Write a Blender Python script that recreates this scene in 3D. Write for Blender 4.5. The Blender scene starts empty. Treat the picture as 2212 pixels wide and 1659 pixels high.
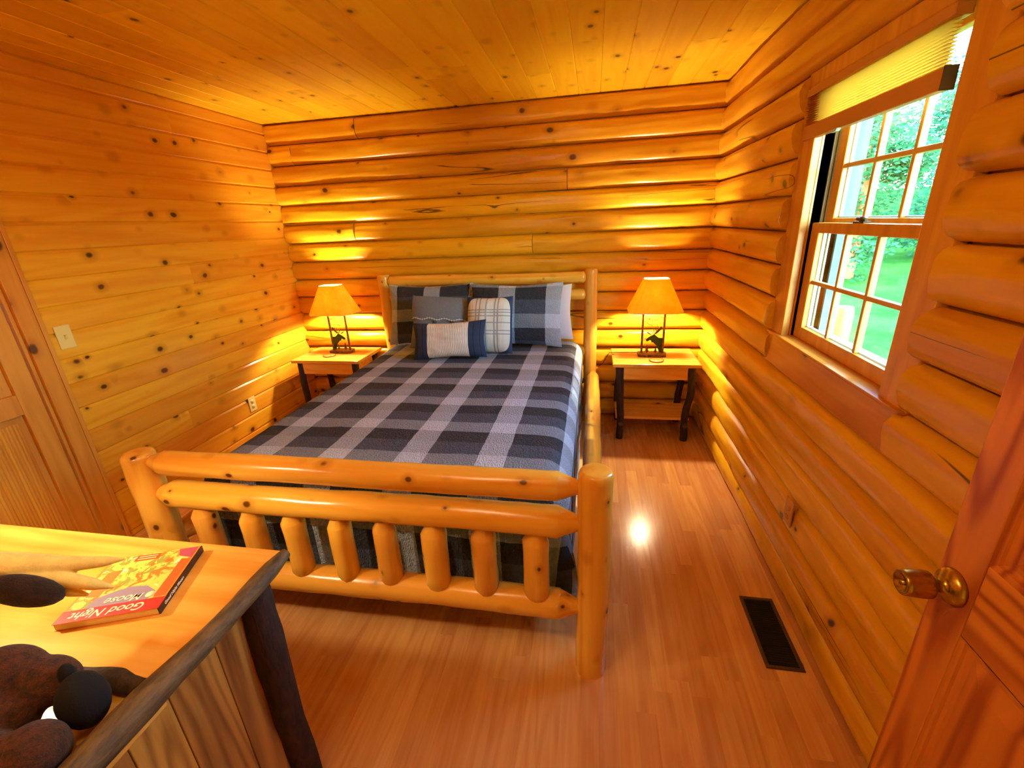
import bpy, math, random
from mathutils import Vector, Matrix, Euler, noise as mn
random.seed(7)
SC = bpy.context.scene
COL = SC.collection
W = 3.486          # right wall valley plane
CH = 0.1524        # log course
H = 16 * CH        # ceiling height
YF = -3.72         # front wall
PI = math.pi

# ------------------------------------------------------------------ mesh helper
class MB:
    def __init__(s):
        s.v = []; s.f = []; s.r = []; s.m = []; s.sm = []; s.uv = []
    def add(s, vs, fs, rnd=0.5, mat=0, smooth=True, uvs=None):
        o = len(s.v)
        s.v += [tuple(a) for a in vs]
        for k, f in enumerate(fs):
            s.f.append(tuple(i + o for i in f)); s.r.append(rnd); s.m.append(mat); s.sm.append(smooth)
            s.uv.append([uvs[i] for i in f] if uvs else None)
        return s
    def box(s, x0, x1, y0, y1, z0, z1, rnd=0.5, mat=0):
        v = [(x, y, z) for x in (x0, x1) for y in (y0, y1) for z in (z0, z1)]
        f = [(0, 1, 3, 2), (4, 6, 7, 5), (0, 4, 5, 1), (2, 3, 7, 6), (0, 2, 6, 4), (1, 5, 7, 3)]
        return s.add(v, f, rnd, mat, False)
    def quad(s, a, b, c, d, rnd=0.5, mat=0):
        return s.add([a, b, c, d], [(0, 1, 2, 3)], rnd, mat, False)
    def prism(s, pts, a, b, axis='y', rnd=0.5, mat=0, smooth=False):
        # pts 2d outline extruded along axis from a to b
        n = len(pts)
        def P(p, t):
            return {'x': (t, p[0], p[1]), 'y': (p[0], t, p[1]), 'z': (p[0], p[1], t)}[axis]
        v = [P(p, a) for p in pts] + [P(p, b) for p in pts]
        f = [tuple(range(n))[::-1], tuple(range(n, 2 * n))]
        s.add(v, f, rnd, mat, False)
        return s.add(v, [(i, (i + 1) % n, n + (i + 1) % n, n + i) for i in range(n)], rnd, mat, smooth)
    def tube(s, path, rad, n=14, lump=0.0, lscale=8.0, cap=True, rnd=0.5, mat=0, seed=0.0, smooth=True, ring=None):
        path = [Vector(p) for p in path]
        if not hasattr(rad, '__len__'): rad = [rad] * len(path)
        t0 = (path[1] - path[0]).normalized()
        up = Vector((0, 0, 1)) if abs(t0.z) < .9 else Vector((0, 1, 0))
        side = t0.cross(up).normalized()
        vs = []
        for i, p in enumerate(path):
            a = path[max(i - 1, 0)]; b = path[min(i + 1, len(path) - 1)]
            t = (b - a).normalized()
            side = (side - t * side.dot(t)).normalized(); up2 = t.cross(side)
            for k in range(n):
                an = 2 * PI * k / n
                d = side * math.cos(an) + up2 * math.sin(an)
                r = rad[i]
                if lump:
                    q = p * lscale + d * 1.3 + Vector((seed, seed * 1.7, 0))
                    r *= 1 + lump * mn.noise(q) + lump * .5 * mn.noise(q * 2.3)
                vs.append(p + d * r)
        fs = [(i * n + k, i * n + (k + 1) % n, (i + 1) * n + (k + 1) % n, (i + 1) * n + k) for i in range(len(path) - 1) for k in range(n)]
        s.add(vs, fs, rnd, mat, smooth)
        if cap:
            s.add(vs[:n], [tuple(range(n))[::-1]], rnd, mat, False)
            s.add(vs[-n:], [tuple(range(n))], rnd, mat, False)
        return s
    def lathe(s, prof, c=(0, 0, 0), axis='z', n=20, rnd=0.5, mat=0, sx=1.0, sy=1.0):
        vs = []
        for (r, h) in prof:
            for k in range(n):
                a = 2 * PI * k / n; x = r * math.cos(a) * sx; y = r * math.sin(a) * sy
                q = {'z': (x, y, h), 'x': (h, x, y), 'y': (x, h, y)}[axis]
                vs.append((c[0] + q[0], c[1] + q[1], c[2] + q[2]))
        fs = [(i * n + k, i * n + (k + 1) % n, (i + 1) * n + (k + 1) % n, (i + 1) * n + k) for i in range(len(prof) - 1) for k in range(n)]
        return s.add(vs, fs, rnd, mat, True)
    def ell(s, c, r, n=14, m=10, rot=None, rnd=0.5, mat=0):
        vs = []; R = rot.to_matrix() if rot else Matrix.Identity(3)
        for i in range(m + 1):
            th = PI * i / m
            for k in range(n):
                a = 2 * PI * k / n
                q = R @ Vector((r[0] * math.sin(th) * math.cos(a), r[1] * math.sin(th) * math.sin(a), r[2] * math.cos(th)))
                vs.append(Vector(c) + q)
        fs = [(i * n + k, (i + 1) * n + k, (i + 1) * n + (k + 1) % n, i * n + (k + 1) % n) for i in range(m) for k in range(n)]
        return s.add(vs, fs, rnd, mat, True)
    def build(s, name, mats, parent=None, loc=None, bevel=0, bseg=2, recalc=False):
        me = bpy.data.meshes.new(name)
        me.from_pydata(s.v, [], s.f)
        if not isinstance(mats, (list, tuple)): mats = [mats]
        for m in mats: me.materials.append(m)
        me.polygons.foreach_set('use_smooth', s.sm)
        me.polygons.foreach_set('material_index', s.m)
        at = me.attributes.new('rnd', 'FLOAT', 'FACE'); at.data.foreach_set('value', s.r)
        if any(u is not None for u in s.uv):
            ul = me.uv_layers.new(name='UVMap'); i = 0
            for f, u in zip(s.f, s.uv):
                for k in range(len(f)):
                    ul.data[i].uv = u[k] if u else (0, 0); i += 1
        me.validate(); me.update()
        if recalc:
            import bmesh
            bm = bmesh.new(); bm.from_mesh(me); bmesh.ops.remove_doubles(bm, verts=bm.verts, dist=1e-5)
            bmesh.ops.recalc_face_normals(bm, faces=bm.faces); bm.to_mesh(me); bm.free()
        o = bpy.data.objects.new(name, me); COL.objects.link(o)
        if parent: o.parent = parent
        if loc: o.location = loc
        if bevel:
            b = o.modifiers.new('bevel', 'BEVEL'); b.width = bevel; b.segments = bseg; b.limit_method = 'ANGLE'; b.angle_limit = .7
        return o

def tag(o, label=None, cat=None, group=None, kind=None):
    if label: o['label'] = label
    if cat: o['category'] = cat
    if group: o['group'] = group
    if kind: o['kind'] = kind
    return o
def empty(name, loc=(0, 0, 0), rz=0, label=None, cat=None, group=None, kind=None):
    o = bpy.data.objects.new(name, None); COL.objects.link(o); o.location = loc; o.rotation_euler = (0, 0, rz)
    o.empty_display_size = .05
    return tag(o, label, cat, group, kind)
def R(a=0.0, b=1.0): return a + (b - a) * random.random()

# ------------------------------------------------------------------ materials
def lin(c):
    return tuple(((x / 255) / 12.92 if x / 255 <= .04045 else ((x / 255 + .055) / 1.055) ** 2.4) for x in c) + (1,)
class NT:
    def __init__(s, name):
        s.mat = bpy.data.materials.new(name); s.mat.use_nodes = True
        s.t = s.mat.node_tree; s.t.nodes.clear()
        s.out = s.t.nodes.new('ShaderNodeOutputMaterial')
    def n(s, typ, inp=None, **kw):
        nd = s.t.nodes.new(typ)
        for k, v in kw.items(): setattr(nd, k, v)
        for k, v in (inp or {}).items(): s.set(nd.inputs[k], v)
        return nd
    def set(s, sock, v):
        if isinstance(v, bpy.types.NodeSocket): s.t.links.new(v, sock)
        else: sock.default_value = v
    def math(s, op, a, b=0.0, clamp=False):
        nd = s.n('ShaderNodeMath', {0: a, 1: b}, operation=op); nd.use_clamp = clamp; return nd.outputs[0]
    def vmath(s, op, a, b):
        nd = s.n('ShaderNodeVectorMath', {0: a, 1: b}, operation=op); return nd.outputs[0]
    def mix(s, f, a, b, mode='MIX'):
        nd = s.n('ShaderNodeMix', data_type='RGBA', blend_type=mode)
        s.set(nd.inputs[0], f); s.set(nd.inputs[6], a); s.set(nd.inputs[7], b); return nd.outputs[2]
    def mr(s, v, a, b, c=0.0, d=1.0, smooth=True):
        nd = s.n('ShaderNodeMapRange', {0: v, 1: a, 2: b, 3: c, 4: d}); 
        if smooth: nd.interpolation_type = 'SMOOTHSTEP'
        return nd.outputs[0]
    def noise(s, vec, scale, detail=3, rough=.55, dist=0.0, out='Fac'):
        nd = s.n('ShaderNodeTexNoise', {'Vector': vec, 'Scale': scale, 'Detail': detail, 'Roughness': rough, 'Distortion': dist}); return nd.outputs[out]
    def surf(s, sock): s.t.links.new(sock, s.out.inputs['Surface'])
    def bsdf(s, **kw):
        nd = s.n('ShaderNodeBsdfPrincipled')
        for k, v in kw.items(): s.set(nd.inputs[k.replace('_', ' ')], v)
        s.surf(nd.outputs[0]); return nd
    def bump(s, h, strength=.2, dist=.01):
        return s.n('ShaderNodeBump', {'Height': h, 'Strength': strength, 'Distance': dist}).outputs[0]

def wood(name, c1, c2, axis, knot=0.5, ks=7.0, kr=0.13, rough=.36, tone=.22, gs=26, ring=5.0, stretch=.07, bump=.06, knotcol=(74, 32, 8), coat=0.0, ringamt=.45, crack=0.0, rmul=15.0):
    t = NT(name)
    co = t.n('ShaderNodeTexCoord').outputs['Object']
    rnd = t.n('ShaderNodeAttribute', attribute_name='rnd').outputs['Fac']
    off = t.n('ShaderNodeCombineXYZ', {0: t.math('MULTIPLY', rnd, 37.0), 1: t.math('MULTIPLY', rnd, 53.0), 2: t.math('MULTIPLY', rnd, 71.0)}).outputs[0]
    p = t.vmath('ADD', co, off)
    ax = 'xyz'.index(axis)
    def sc(k, along):
        v = [k, k, k]; v[ax] = k * along
        return t.vmath('MULTIPLY', p, tuple(v))
    g = t.noise(sc(gs, stretch), 1.0, 4, .6, .3)
    warp = t.noise(sc(3.0, .35), 1.0, 2, .5)
    ringc = t.math('MULTIPLY', t.noise(sc(ring, .10), 1.0, 1, .5, .0), rmul)
    ringf = t.math('PINGPONG', t.math('ADD', ringc, t.math('MULTIPLY', g, .35)), 1.0)
    ringf = t.mr(ringf, .25, 1.0)
    f = t.math('ADD', t.math('MULTIPLY', t.mr(g, .3, .72), 1 - ringamt), t.math('MULTIPLY', ringf, ringamt))
    col = t.mix(f, lin(c1), lin(c2))
    # broad colour drift of the timber
    col = t.mix(t.math('MULTIPLY', t.mr(warp, .35, .75), .35), col, lin(c2))
    # board to board tone
    tn = t.math('ADD', 1 - tone / 2, t.math('MULTIPLY', rnd, tone))
    hs = t.n('ShaderNodeHueSaturation', {'Hue': t.math('ADD', .494, t.math('MULTIPLY', rnd, .012)), 'Saturation': 1.0, 'Value': tn, 'Color': col})
    col = hs.outputs[0]
    if knot > 0:
        kv = t.n('ShaderNodeTexVoronoi', {'Vector': t.vmath('ADD', sc(ks, .75), t.vmath('MULTIPLY', t.noise(sc(14, .8), 1.0, 2, .5, out='Color'), (.12, .12, .12))), 'Scale': 1.0, 'Randomness': 1.0})
        d = kv.outputs['Distance']; cr = t.n('ShaderNodeSeparateColor', {0: kv.outputs['Color']})
        on = t.math('GREATER_THAN', cr.outputs[0], 1 - knot)
        rad = t.math('ADD', kr * .45, t.math('MULTIPLY', cr.outputs[1], kr * .75))
        m = t.math('MULTIPLY', on, t.math('SUBTRACT', 1.0, t.mr(t.math('DIVIDE', d, rad), .55, 1.1)))
        halo = t.math('MULTIPLY', on, t.math('SUBTRACT', 1.0, t.mr(t.math('DIVIDE', d, rad), .8, 2.6)))
        col = t.mix(t.math('MULTIPLY', halo, .35), col, lin((150, 72, 14)))
        col = t.mix(t.math('MULTIPLY', m, .92), col, lin(knotcol))
    if crack:
        cn = t.noise(sc(5.5, .045), 1.0, 2, .45); cm = t.noise(sc(2.2, .5), 1.0, 1)
        ck = t.math('MULTIPLY', t.math('SUBTRACT', 1.0, t.mr(t.math('ABSOLUTE', t.math('SUBTRACT', cn, .5)), .001, .0065)), t.mr(cm, .56, .62))
        col = t.mix(t.math('MULTIPLY', ck, crack), col, lin((58, 24, 6)))
    nb = t.noise(sc(gs * 1.7, stretch), 1.0, 3, .6)
    b = t.bsdf(Base_Color=col, Roughness=rough, Normal=t.bump(nb, bump, .004))
    b.inputs['IOR'].default_value = 1.5
    if coat: b.inputs['Coat Weight'].default_value = coat; b.inputs['Coat Roughness'].default_value = .12
    return t.mat

def plain(name, c, rough=.5, metal=0.0, noise=0.0, nscale=40, bump=0.0, bscale=200, sheen=0.0):
    t = NT(name)
    co = t.n('ShaderNodeTexCoord').outputs['Object']
    col = lin(c)
    if noise:
        f = t.noise(co, nscale, 4, .6)
        col = t.mix(t.mr(f, .3, .7), lin([x * (1 - noise) for x in c]), lin([min(255, x * (1 + noise * .6)) for x in c]))
    kw = dict(Base_Color=col, Roughness=rough, Metallic=metal)
    if bump: kw['Normal'] = t.bump(t.noise(co, bscale, 3, .6), bump, .004)
    b = t.bsdf(**kw)
    if sheen: b.inputs['Sheen Weight'].default_value = sheen; b.inputs['Sheen Roughness'].default_value = .5
    return t.mat

C1, C2 = (238, 160, 42), (214, 124, 22)
M = {}
M['log_x'] = wood('pine_log_x', (242, 184, 34), (222, 152, 20), 'x', knot=.5, ks=8.0, kr=.15, tone=.26, rough=.30, bump=.05, crack=.85)
M['log_y'] = wood('pine_log_y', (240, 180, 34), (220, 148, 20), 'y', knot=.5, ks=8.0, kr=.15, tone=.26, rough=.30, bump=.05, crack=.85)
M['board_y'] = wood('knotty_pine_board', (242, 176, 44), (228, 148, 28), 'y', knot=.85, ks=9.0, kr=.15, tone=.14, rough=.26, bump=.03)
M['ceil_y'] = wood('pine_ceiling_board', (250, 204, 36), (240, 182, 20), 'y', knot=.62, ks=9.0, kr=.15, tone=.24, rough=.35, bump=.03)
M['floor_y'] = wood('oak_strip_floor', (228, 170, 106), (210, 142, 78), 'y', knot=.0, ks=6.0, kr=.18, tone=.24, rough=.20, gs=60, ring=9, stretch=.04, bump=.02, knotcol=(110, 52, 18))
M['door_z'] = wood('red_pine_door_z', (228, 142, 50), (160, 70, 16), 'z', knot=.12, ks=5, kr=.16, tone=.1, rough=.38, gs=24, ring=7, ringamt=.75, rmul=24.0)
M['door_y'] = wood('red_pine_door_y', (228, 142, 50), (160, 70, 16), 'y', knot=.12, ks=5, kr=.16, tone=.1, rough=.38, gs=24, ring=7, ringamt=.75, rmul=24.0)
M['trim_z'] = wood('pine_trim_z', (232, 164, 56), (210, 134, 36), 'z', knot=.15, ks=6, kr=.16, tone=.15, rough=.34)
M['trim_y'] = wood('pine_trim_y', (226, 148, 46), (200, 116, 28), 'y', knot=.25, ks=6, kr=.16, tone=.15, rough=.22)
M['bed_x'] = wood('cedar_log_x', (246, 190, 74), (228, 154, 42), 'x', knot=.65, ks=13, kr=.17, tone=.16, rough=.24, gs=18, bump=.04, knotcol=(84, 36, 10))
M['bed_y'] = wood('cedar_log_y', (246, 190, 74), (228, 154, 42), 'y', knot=.65, ks=13, kr=.17, tone=.16, rough=.24, gs=18, bump=.04, knotcol=(84, 36, 10))
M['bed_z'] = wood('cedar_log_z', (244, 186, 74), (222, 148, 42), 'z', knot=.65, ks=13, kr=.17, tone=.16, rough=.24, gs=18, bump=.04, knotcol=(84, 36, 10))
M['top_x'] = wood('pale_pine_top', (244, 186, 84), (226, 152, 52), 'x', knot=.10, ks=6, kr=.15, tone=.1, rough=.22)
M['top_z'] = wood('pale_pine_panel', (214, 150, 60), (128, 68, 20), 'z', knot=.35, ks=5, kr=.14, tone=.28, rough=.45, ring=8, ringamt=.55, rmul=20.0)
M['bark'] = wood('hickory_bark', (70, 42, 22), (24, 13, 8), 'z', knot=0, tone=.2, rough=.8, gs=60, stretch=.3, bump=.6, ringamt=.2)
M['bark_y'] = wood('hickory_bark_y', (128, 96, 52), (56, 38, 20), 'y', knot=0, tone=.2, rough=.7, gs=60, stretch=.3, bump=.6, ringamt=.2)
M['extlog'] = wood('weathered_log', (190, 110, 60), (140, 74, 36), 'x', knot=.3, ks=6, kr=.15, tone=.2, rough=.6)
M['white'] = plain('ivory_plastic', (234, 208, 124), .35)
M['white2'] = plain('slot_dark', (40, 30, 20), .5)
M['black'] = plain('black_metal', (22, 20, 18), .4, .6)
M['brass'] = plain('antique_brass', (182, 146, 58), .24, 1.0, noise=.15)
M['bronze'] = plain('bronze_vent', (96, 70, 40), .45, .5)
M['dark'] = plain('duct_dark', (16, 8, 4), .8)
M['rust'] = plain('rusty_iron', (112, 66, 32), .6, .3, noise=.35, nscale=60)
M['green'] = plain('dark_green_iron', (34, 44, 22), .55, .2, noise=.4, nscale=90)
M['blindrail'] = plain('tan_blind_rail', (206, 140, 60), .45)
M['cord'] = plain('cord_brown', (60, 34, 14), .6)
M['jamb'] = plain('aluminium_track', (168, 172, 150), .4, .3)
M['pvc'] = plain('sash_pine', (216, 160, 76), .35)
M['ext_dark'] = plain('grey_exterior_stop', (60, 78, 76), .6)
M['ext_trim'] = plain('white_exterior', (200, 214, 214), .5)
M['page'] = plain('book_page', (250, 226, 160), .7)
M['fur'] = plain('brown_plush', (74, 34, 12), .95, noise=.3, nscale=70, bump=.7, bscale=260, sheen=.08)
M['fur_dark'] = plain('dark_brown_plush', (48, 22, 10), .95, noise=.3, nscale=70, bump=.7, bscale=260, sheen=.06)
M['antler'] = plain('tan_felt', (240, 204, 104), .9, noise=.05, nscale=50, bump=.15, bscale=300, sheen=.2)
M['hoof'] = plain('black_felt', (14, 10, 9), .95, bump=.3, bscale=300)
M['sheet'] = plain('white_cotton', (232, 226, 228), .85, bump=.15, bscale=40)
M['stitch'] = plain('white_thread', (226, 222, 204), .8)
M['navy'] = plain('navy_cloth', (30, 40, 66), .9, noise=.12, nscale=120, bump=.3, bscale=300)
M['blackcloth'] = plain('black_cloth', (14, 16, 24), .9)
M['grey_cloth'] = plain('grey_cotton', (112, 116, 122), .9, noise=.08, nscale=150, bump=.25, bscale=120)
M['button'] = plain('grey_button', (70, 74, 80), .4)
M['mattress'] = plain('mattress_ticking', (214, 208, 200), .9)
M['plate'] = plain('lit_lamp_cap', (190, 150, 90), .35, .7)

def flat(name, c, rough=.45):
    t = NT(name); t.bsdf(Base_Color=lin(c), Roughness=rough); return t.mat

def plaid(name, px=.34, py=.31, ox=0.0, oy=0.0, lx=.345, ly=.33):
    t = NT(name)
    uv = t.n('ShaderNodeUVMap').outputs[0]
    s = t.n('ShaderNodeSeparateXYZ', {0: uv})
    wob = t.math('MULTIPLY', t.math('SUBTRACT', t.noise(uv, 9.0, 2), .5), .012)
    fx = t.math('FRACT', t.math('DIVIDE', t.math('ADD', t.math('ADD', s.outputs[0], wob), ox + 100 * px), px))
    fy = t.math('FRACT', t.math('DIVIDE', t.math('ADD', t.math('ADD', s.outputs[1], wob), oy + 100 * py), py))
    def ramp(f, stops):
        r = t.n('ShaderNodeValToRGB'); r.color_ramp.interpolation = 'CONSTANT'
        e = r.color_ramp.elements
        e[0].position = 0; e[0].color = stops[0][1]; e[1].position = stops[1][0]; e[1].color = stops[1][1]
        for p, c in stops[2:]:
            q = e.new(p); q.color = c
        t.set(r.inputs[0], f); return r.outputs[0]
    g = lambda a, b, c: (a, b, c, 1)
    cx = ramp(fx, [(0, g(.68, .75, .86)), (lx, g(.030, .033, .050))])
    cy = ramp(fy, [(0, g(.42, .48, .57)), (ly, g(.085, .105, .16)), (ly + (1 - ly) / 2, g(.006, .007, .012))])
    col = t.mix(.5, cx, cy)
    th = t.noise(t.vmath('MULTIPLY', uv, (700, 700, 700)), 1.0, 2)
    col = t.mix(t.math('MULTIPLY', t.mr(th, .35, .7), .07), col, t.mix(.5, col, g(.75, .73, .74)))
    # quilting: wandering stitch lines with puckers
    v1 = t.n('ShaderNodeTexVoronoi', {'Vector': t.vmath('MULTIPLY', uv, (85, 60, 1)), 'Scale': 1.0}, feature='DISTANCE_TO_EDGE').outputs[0]
    n1 = t.noise(t.vmath('MULTIPLY', uv, (170, 60, 1)), 1.0, 3, .6)
    h = t.math('ADD', t.math('MULTIPLY', t.mr(v1, 0, .25), .4), t.math('MULTIPLY', n1, 1.1))
    t.bsdf(Base_Color=col, Roughness=.88, Normal=t.bump(h, 1.0, .008))
    return t.mat
M['plaid'] = plaid('plaid_quilt', ox=-.073, oy=.018)
M['plaid_sham'] = plaid('plaid_sham', px=.36, py=.29, ox=.04, oy=.06, lx=.36)
M['plaid_sham2'] = plaid('plaid_sham_b', px=.36, py=.31, ox=.13, oy=.10, lx=.36)

# ------------------------------------------------------------------ room shell
def wall_log(mb, axis, a0, a1, z0, z1, base, crown, seed, step=.045, n=12, back=.03):
    """half-round peeled log; axis 'x' lies along x in front of plane y=base (bulging to -y),
    axis 'y' lies along y in front of plane x=base (bulging to -x)"""
    L = a1 - a0; N = max(2, int(L / step)); rnd = (seed * .6180339) % 1.0
    g = .0030
    def P(t, d, z): return (t, base - d, z) if axis == 'x' else (base - d, t, z)
    rows = []
    for i in range(N + 1):
        t = a0 + L * i / N
        wz = .0035 * mn.noise(Vector((t * 1.1, seed * 3.1, 0)))
        wb = .0035 * mn.noise(Vector((t * 1.1, seed * 5.7, 9)))
        zz0 = z0 + g + max(0, wb); zz1 = z1 - g + min(0, wz)
        cr = crown * (1 + .12 * mn.noise(Vector((t * .8, seed * 7.3, 4))))
        row = []
        for k in range(n + 1):
            u = k / n; q = abs(2 * u - 1)
            d = cr * max(0.0, 1 - q ** 3.4) ** .66
            env = 1 - q ** 6
            d += env * (.0095 * mn.noise(Vector((t * 2.6, u * 2.4, seed * 11.7))) + .0060 * abs(mn.noise(Vector((t * 6, u * 3.0, seed * 3.3)))) + .0016 * mn.noise(Vector((t * 18, u * 8.0, seed))))
            row.append(P(t, d, zz0 + (zz1 - zz0) * u))
        rows.append((row, P(t, -back, zz0), P(t, -back, zz1)))
    vs = [p for r in rows for p in r[0]]; m = n + 1
    fs = [(i * m + k, i * m + k + 1, (i + 1) * m + k + 1, (i + 1) * m + k) for i in range(N) for k in range(n)]
    if axis == 'y': fs = [f[::-1] for f in fs]
    mb.add(vs, fs, rnd, 0, True)
    for e, kk in ((1, 0), (2, n)):
        vs = [r[0][kk] for r in rows] + [r[e] for r in rows]
        mb.add(vs, [(i, i + 1, N + 2 + i, N + 1 + i) for i in range(N)], rnd, 0, False)
    for r in (rows[0], rows[-1]):
        mb.add(list(r[0]) + [r[2], r[1]], [tuple(range(n + 3))], rnd, 0, False)

# back wall
mb = MB()
joints = {0: [.781], 1: [.201], 3: [2.407], 5: [.642], 6: [2.136]}
sd = 1
for k in range(16):
    z1 = H - k * CH; z0 = z1 - CH
    cuts = [0.0] + joints.get(k, []) + [W + .03]
    for a, b in zip(cuts, cuts[1:]):
        wall_log(mb, 'x', a + .002, b - .002, z0, z1, 0.0, .040 + .006 * math.sin(sd * 2.3), sd); sd += 1
mb.box(-.12, W + .16, .028, .14, -.1, H + .1, .4)
# log ends running on past the corner outside
for k in range(17):
    z1 = H - k * CH
    wz = z1 - CH / 2
    mb.tube([(W + .165 + .03 * i, .07, wz) for i in range(0, 22)], [.076] * 21 + [.07], 14, .04, 4, rnd=R(), seed=k)
wb = tag(mb.build('wall_back', M['log_x']), 'honey pine log wall behind the bed', 'wall', kind='structure')

# right wall, with the window opening  (y from WY1 (near) to WY0 (far))
WY0, WY1 = -1.335, -2.335      # ends of the cut logs
WZ0, WZ1 = H - 9 * CH, H - 2 * CH
mb = MB()
for k in range(16):
    z1 = H - k * CH; z0 = z1 - CH
    segs = [(YF, 0.03)] if (k < 2 or k > 9) else [(YF, WY1 + (.02 if k == 9 else 0) - .01 * (k % 2)), (WY0 - (.02 if k == 9 else 0) + .01 * (k % 2), 0.03)]
    for a, b in segs:
        wall_log(mb, 'y', a, b, z0, z1, W, .043 + .007 * math.sin(sd * 1.9), sd); sd += 1
# solid core behind the logs, around the opening
OY0, OY1 = -1.455, -2.215
x0, x1 = W + .028, W + .16
mb.box(x0, x1, YF, .14, -.1, WZ0 - .02, .4); mb.box(x0, x1, YF, .14, WZ1 + .0, H + .1, .4)
mb.box(x0, x1, OY0, .14, WZ0 - .02, WZ1, .4); mb.box(x0, x1, YF, OY1, WZ0 - .02, WZ1, .4)
tag(mb.build('wall_right', M['log_y']), 'pine log wall with the window', 'wall', kind='structure')

# left wall of boards, doorway of the closet between DY0 and DY1
DY0, DY1 = -2.065, -2.83
mb = MB()
def board(mb, a0, a1, z0, z1, rnd, ch=.008, dep=.008, mode='left', seed=0):
    # profile across (z or x), running along y
    pr = [(z0, -dep), (z0 + ch, 0), (z1 - ch * 1.6, 0), (z1, -dep)]
    if mode == 'left': V = lambda u, d, y: (d, y, u)
    else: V = lambda u, d, y: (u, y, H - d)
    vs = [V(u, d, y) for y in (a0, a1) for (u, d) in pr]
    fs = [(i, i + 1, i + 5, i + 4) for i in range(3)]
    if mode != 'left': fs = [f[::-1] for f in fs]
    mb.add(vs, fs, rnd, 0, False)
bh = .1295
k = 0; z = H + .055
while z > 0:
    z0 = max(0, z - bh); rr = R()
    spans = [(YF, .05)]
    if z0 < 2.06 + .05: spans = [(YF, DY1 - .03), (DY0 + .03, .05)]
    for a, b in spans:
        cuts = [a, b]
        if b - a > 1.5 and random.random() < .12: cuts = [a, R(a + .6, b - .6), b]
        for c, d in zip(cuts, cuts[1:]): board(mb, c, d, z0, min(z, H), R(), seed=k)
    z = z0; k += 1
mb.box(-.12, -.0085, DY0 + .02, .1, -.1, H + .1, .4); mb.box(-.12, -.0085, YF - .1, DY1 - .02, -.1, H + .1, .4); mb.box(-.12, -.0085, DY1 - .02, DY0 + .02, 2.06, H + .1, .4)
tag(mb.build('wall_left', M['board_y']), 'knotty pine board wall with the closet door', 'wall', kind='structure')

# ceiling
mb = MB()
bw = .1475; x = -.02
while x < W + .05:
    y = YF - .05 - R(0, 1.2)
    while y < .05:
        y2 = y + R(.9, 2.6)
        board(mb, max(y, YF - .05), min(y2, .05) - .0012, x, x + bw, R(), .004, .004, 'ceil'); y = y2
    x += bw
mb.box(-.12, W + .16, YF - .1, .14, H + .0045, H + .12, .4)
tag(mb.build('ceiling', M['ceil_y']), 'pine board ceiling', 'ceiling', kind='structure')

# floor strips
mb = MB(); x = -.03; fw = .0655
while x < W + .12:
    y = YF - .1 - R(0, .8)
    while y < .06:
        y2 = y + R(.45, 1.15)
        mb.quad((x, y, 0), (x + fw, y, 0), (x + fw, y2, 0), (x, y2, 0), R()); y = y2
    x += fw
mb.box(-.12, W + .16, YF - .1, .14, -.12, -.004, .4)
tag(mb.build('floor', M['floor_y']), 'glossy oak strip floor', 'floor', kind='structure')

# front wall with the doorway the picture is taken from, and the hall behind it
mb = MB()
mb.box(-.12, 2.44, YF - .12, YF, 0, H, .3); mb.box(3.31, W + .16, YF - .12, YF, 0, H, .6); mb.box(2.44, 3.31, YF - .12, YF, 2.06, H, .5)
tag(mb.build('wall_front', M['board_y']), 'pine wall with the open doorway', 'wall', kind='structure')
mb = MB()
mb.box(1.6, 1.66, YF - 1.4, YF - .12, 0, H, .2); mb.box(4.0, 4.06, YF - 1.4, YF - .12, 0, H, .7); mb.box(1.6, 4.06, YF - 1.46, YF - 1.4, 0, H, .5)
mb.box(1.6, 4.06, YF - 1.46, YF - .1, H, H + .06, .5); mb.box(1.6, 4.06, YF - 1.46, YF - .1, -.06, -.001, .5)
tag(mb.build('wall_hall', M['board_y']), 'hall outside the open doorway', 'wall', kind='structure')

# closet door on the left wall
d1 = empty('door_1', (0, DY0, 0), 0, 'pine panelled closet door beside the light switch', 'door', kind='structure')
def dpart(mb, name, m, par, off, **kw): return mb.build(name, m, par, None, **kw)
mb = MB()
mb.box(.0, .018, 0, .09, 0, 2.12, .35); mb.box(0, .018, DY1 - DY0 - .09, DY1 - DY0, 0, 2.12, .6); mb.box(0, .018, DY1 - DY0, 0, 2.03, 2.12, .5)
mb.box(.018, .024, .07, .09, 0, 2.12, .2)
mb.box(-.10, .0, -.015, 0.02, 0, 2.05, .2); mb.box(-.10, 0, DY1 - DY0 - .02, DY1 - DY0 + .015, 0, 2.05, .2); mb.box(-.10, 0, DY1 - DY0, 0, 2.032, 2.06, .2)
mb.build('door_casing', M['trim_z'], d1, bevel=.004)
mb = MB(); yl0, yl1 = -.018, DY1 - DY0 + .018; fx0, fx1 = -.05, -.012
mb.box(fx0, fx1, yl0 - .085, yl0, .01, 2.03, .3); mb.box(fx0, fx1, yl1, yl1 + .085, .01, 2.03, .7)
for za, zb in ((.01, .2), (.87, .97), (1.9, 2.03)): mb.box(fx0, fx1, yl1 + .085, yl0 - .085, za, zb, R())
ym = (yl0 + yl1) / 2
mb.box(fx0, fx1, ym - .04, ym + .04, .2, 1.9, .55)
mb.build('door_leaf', M['trim_z'], d1, bevel=.004)
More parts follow.
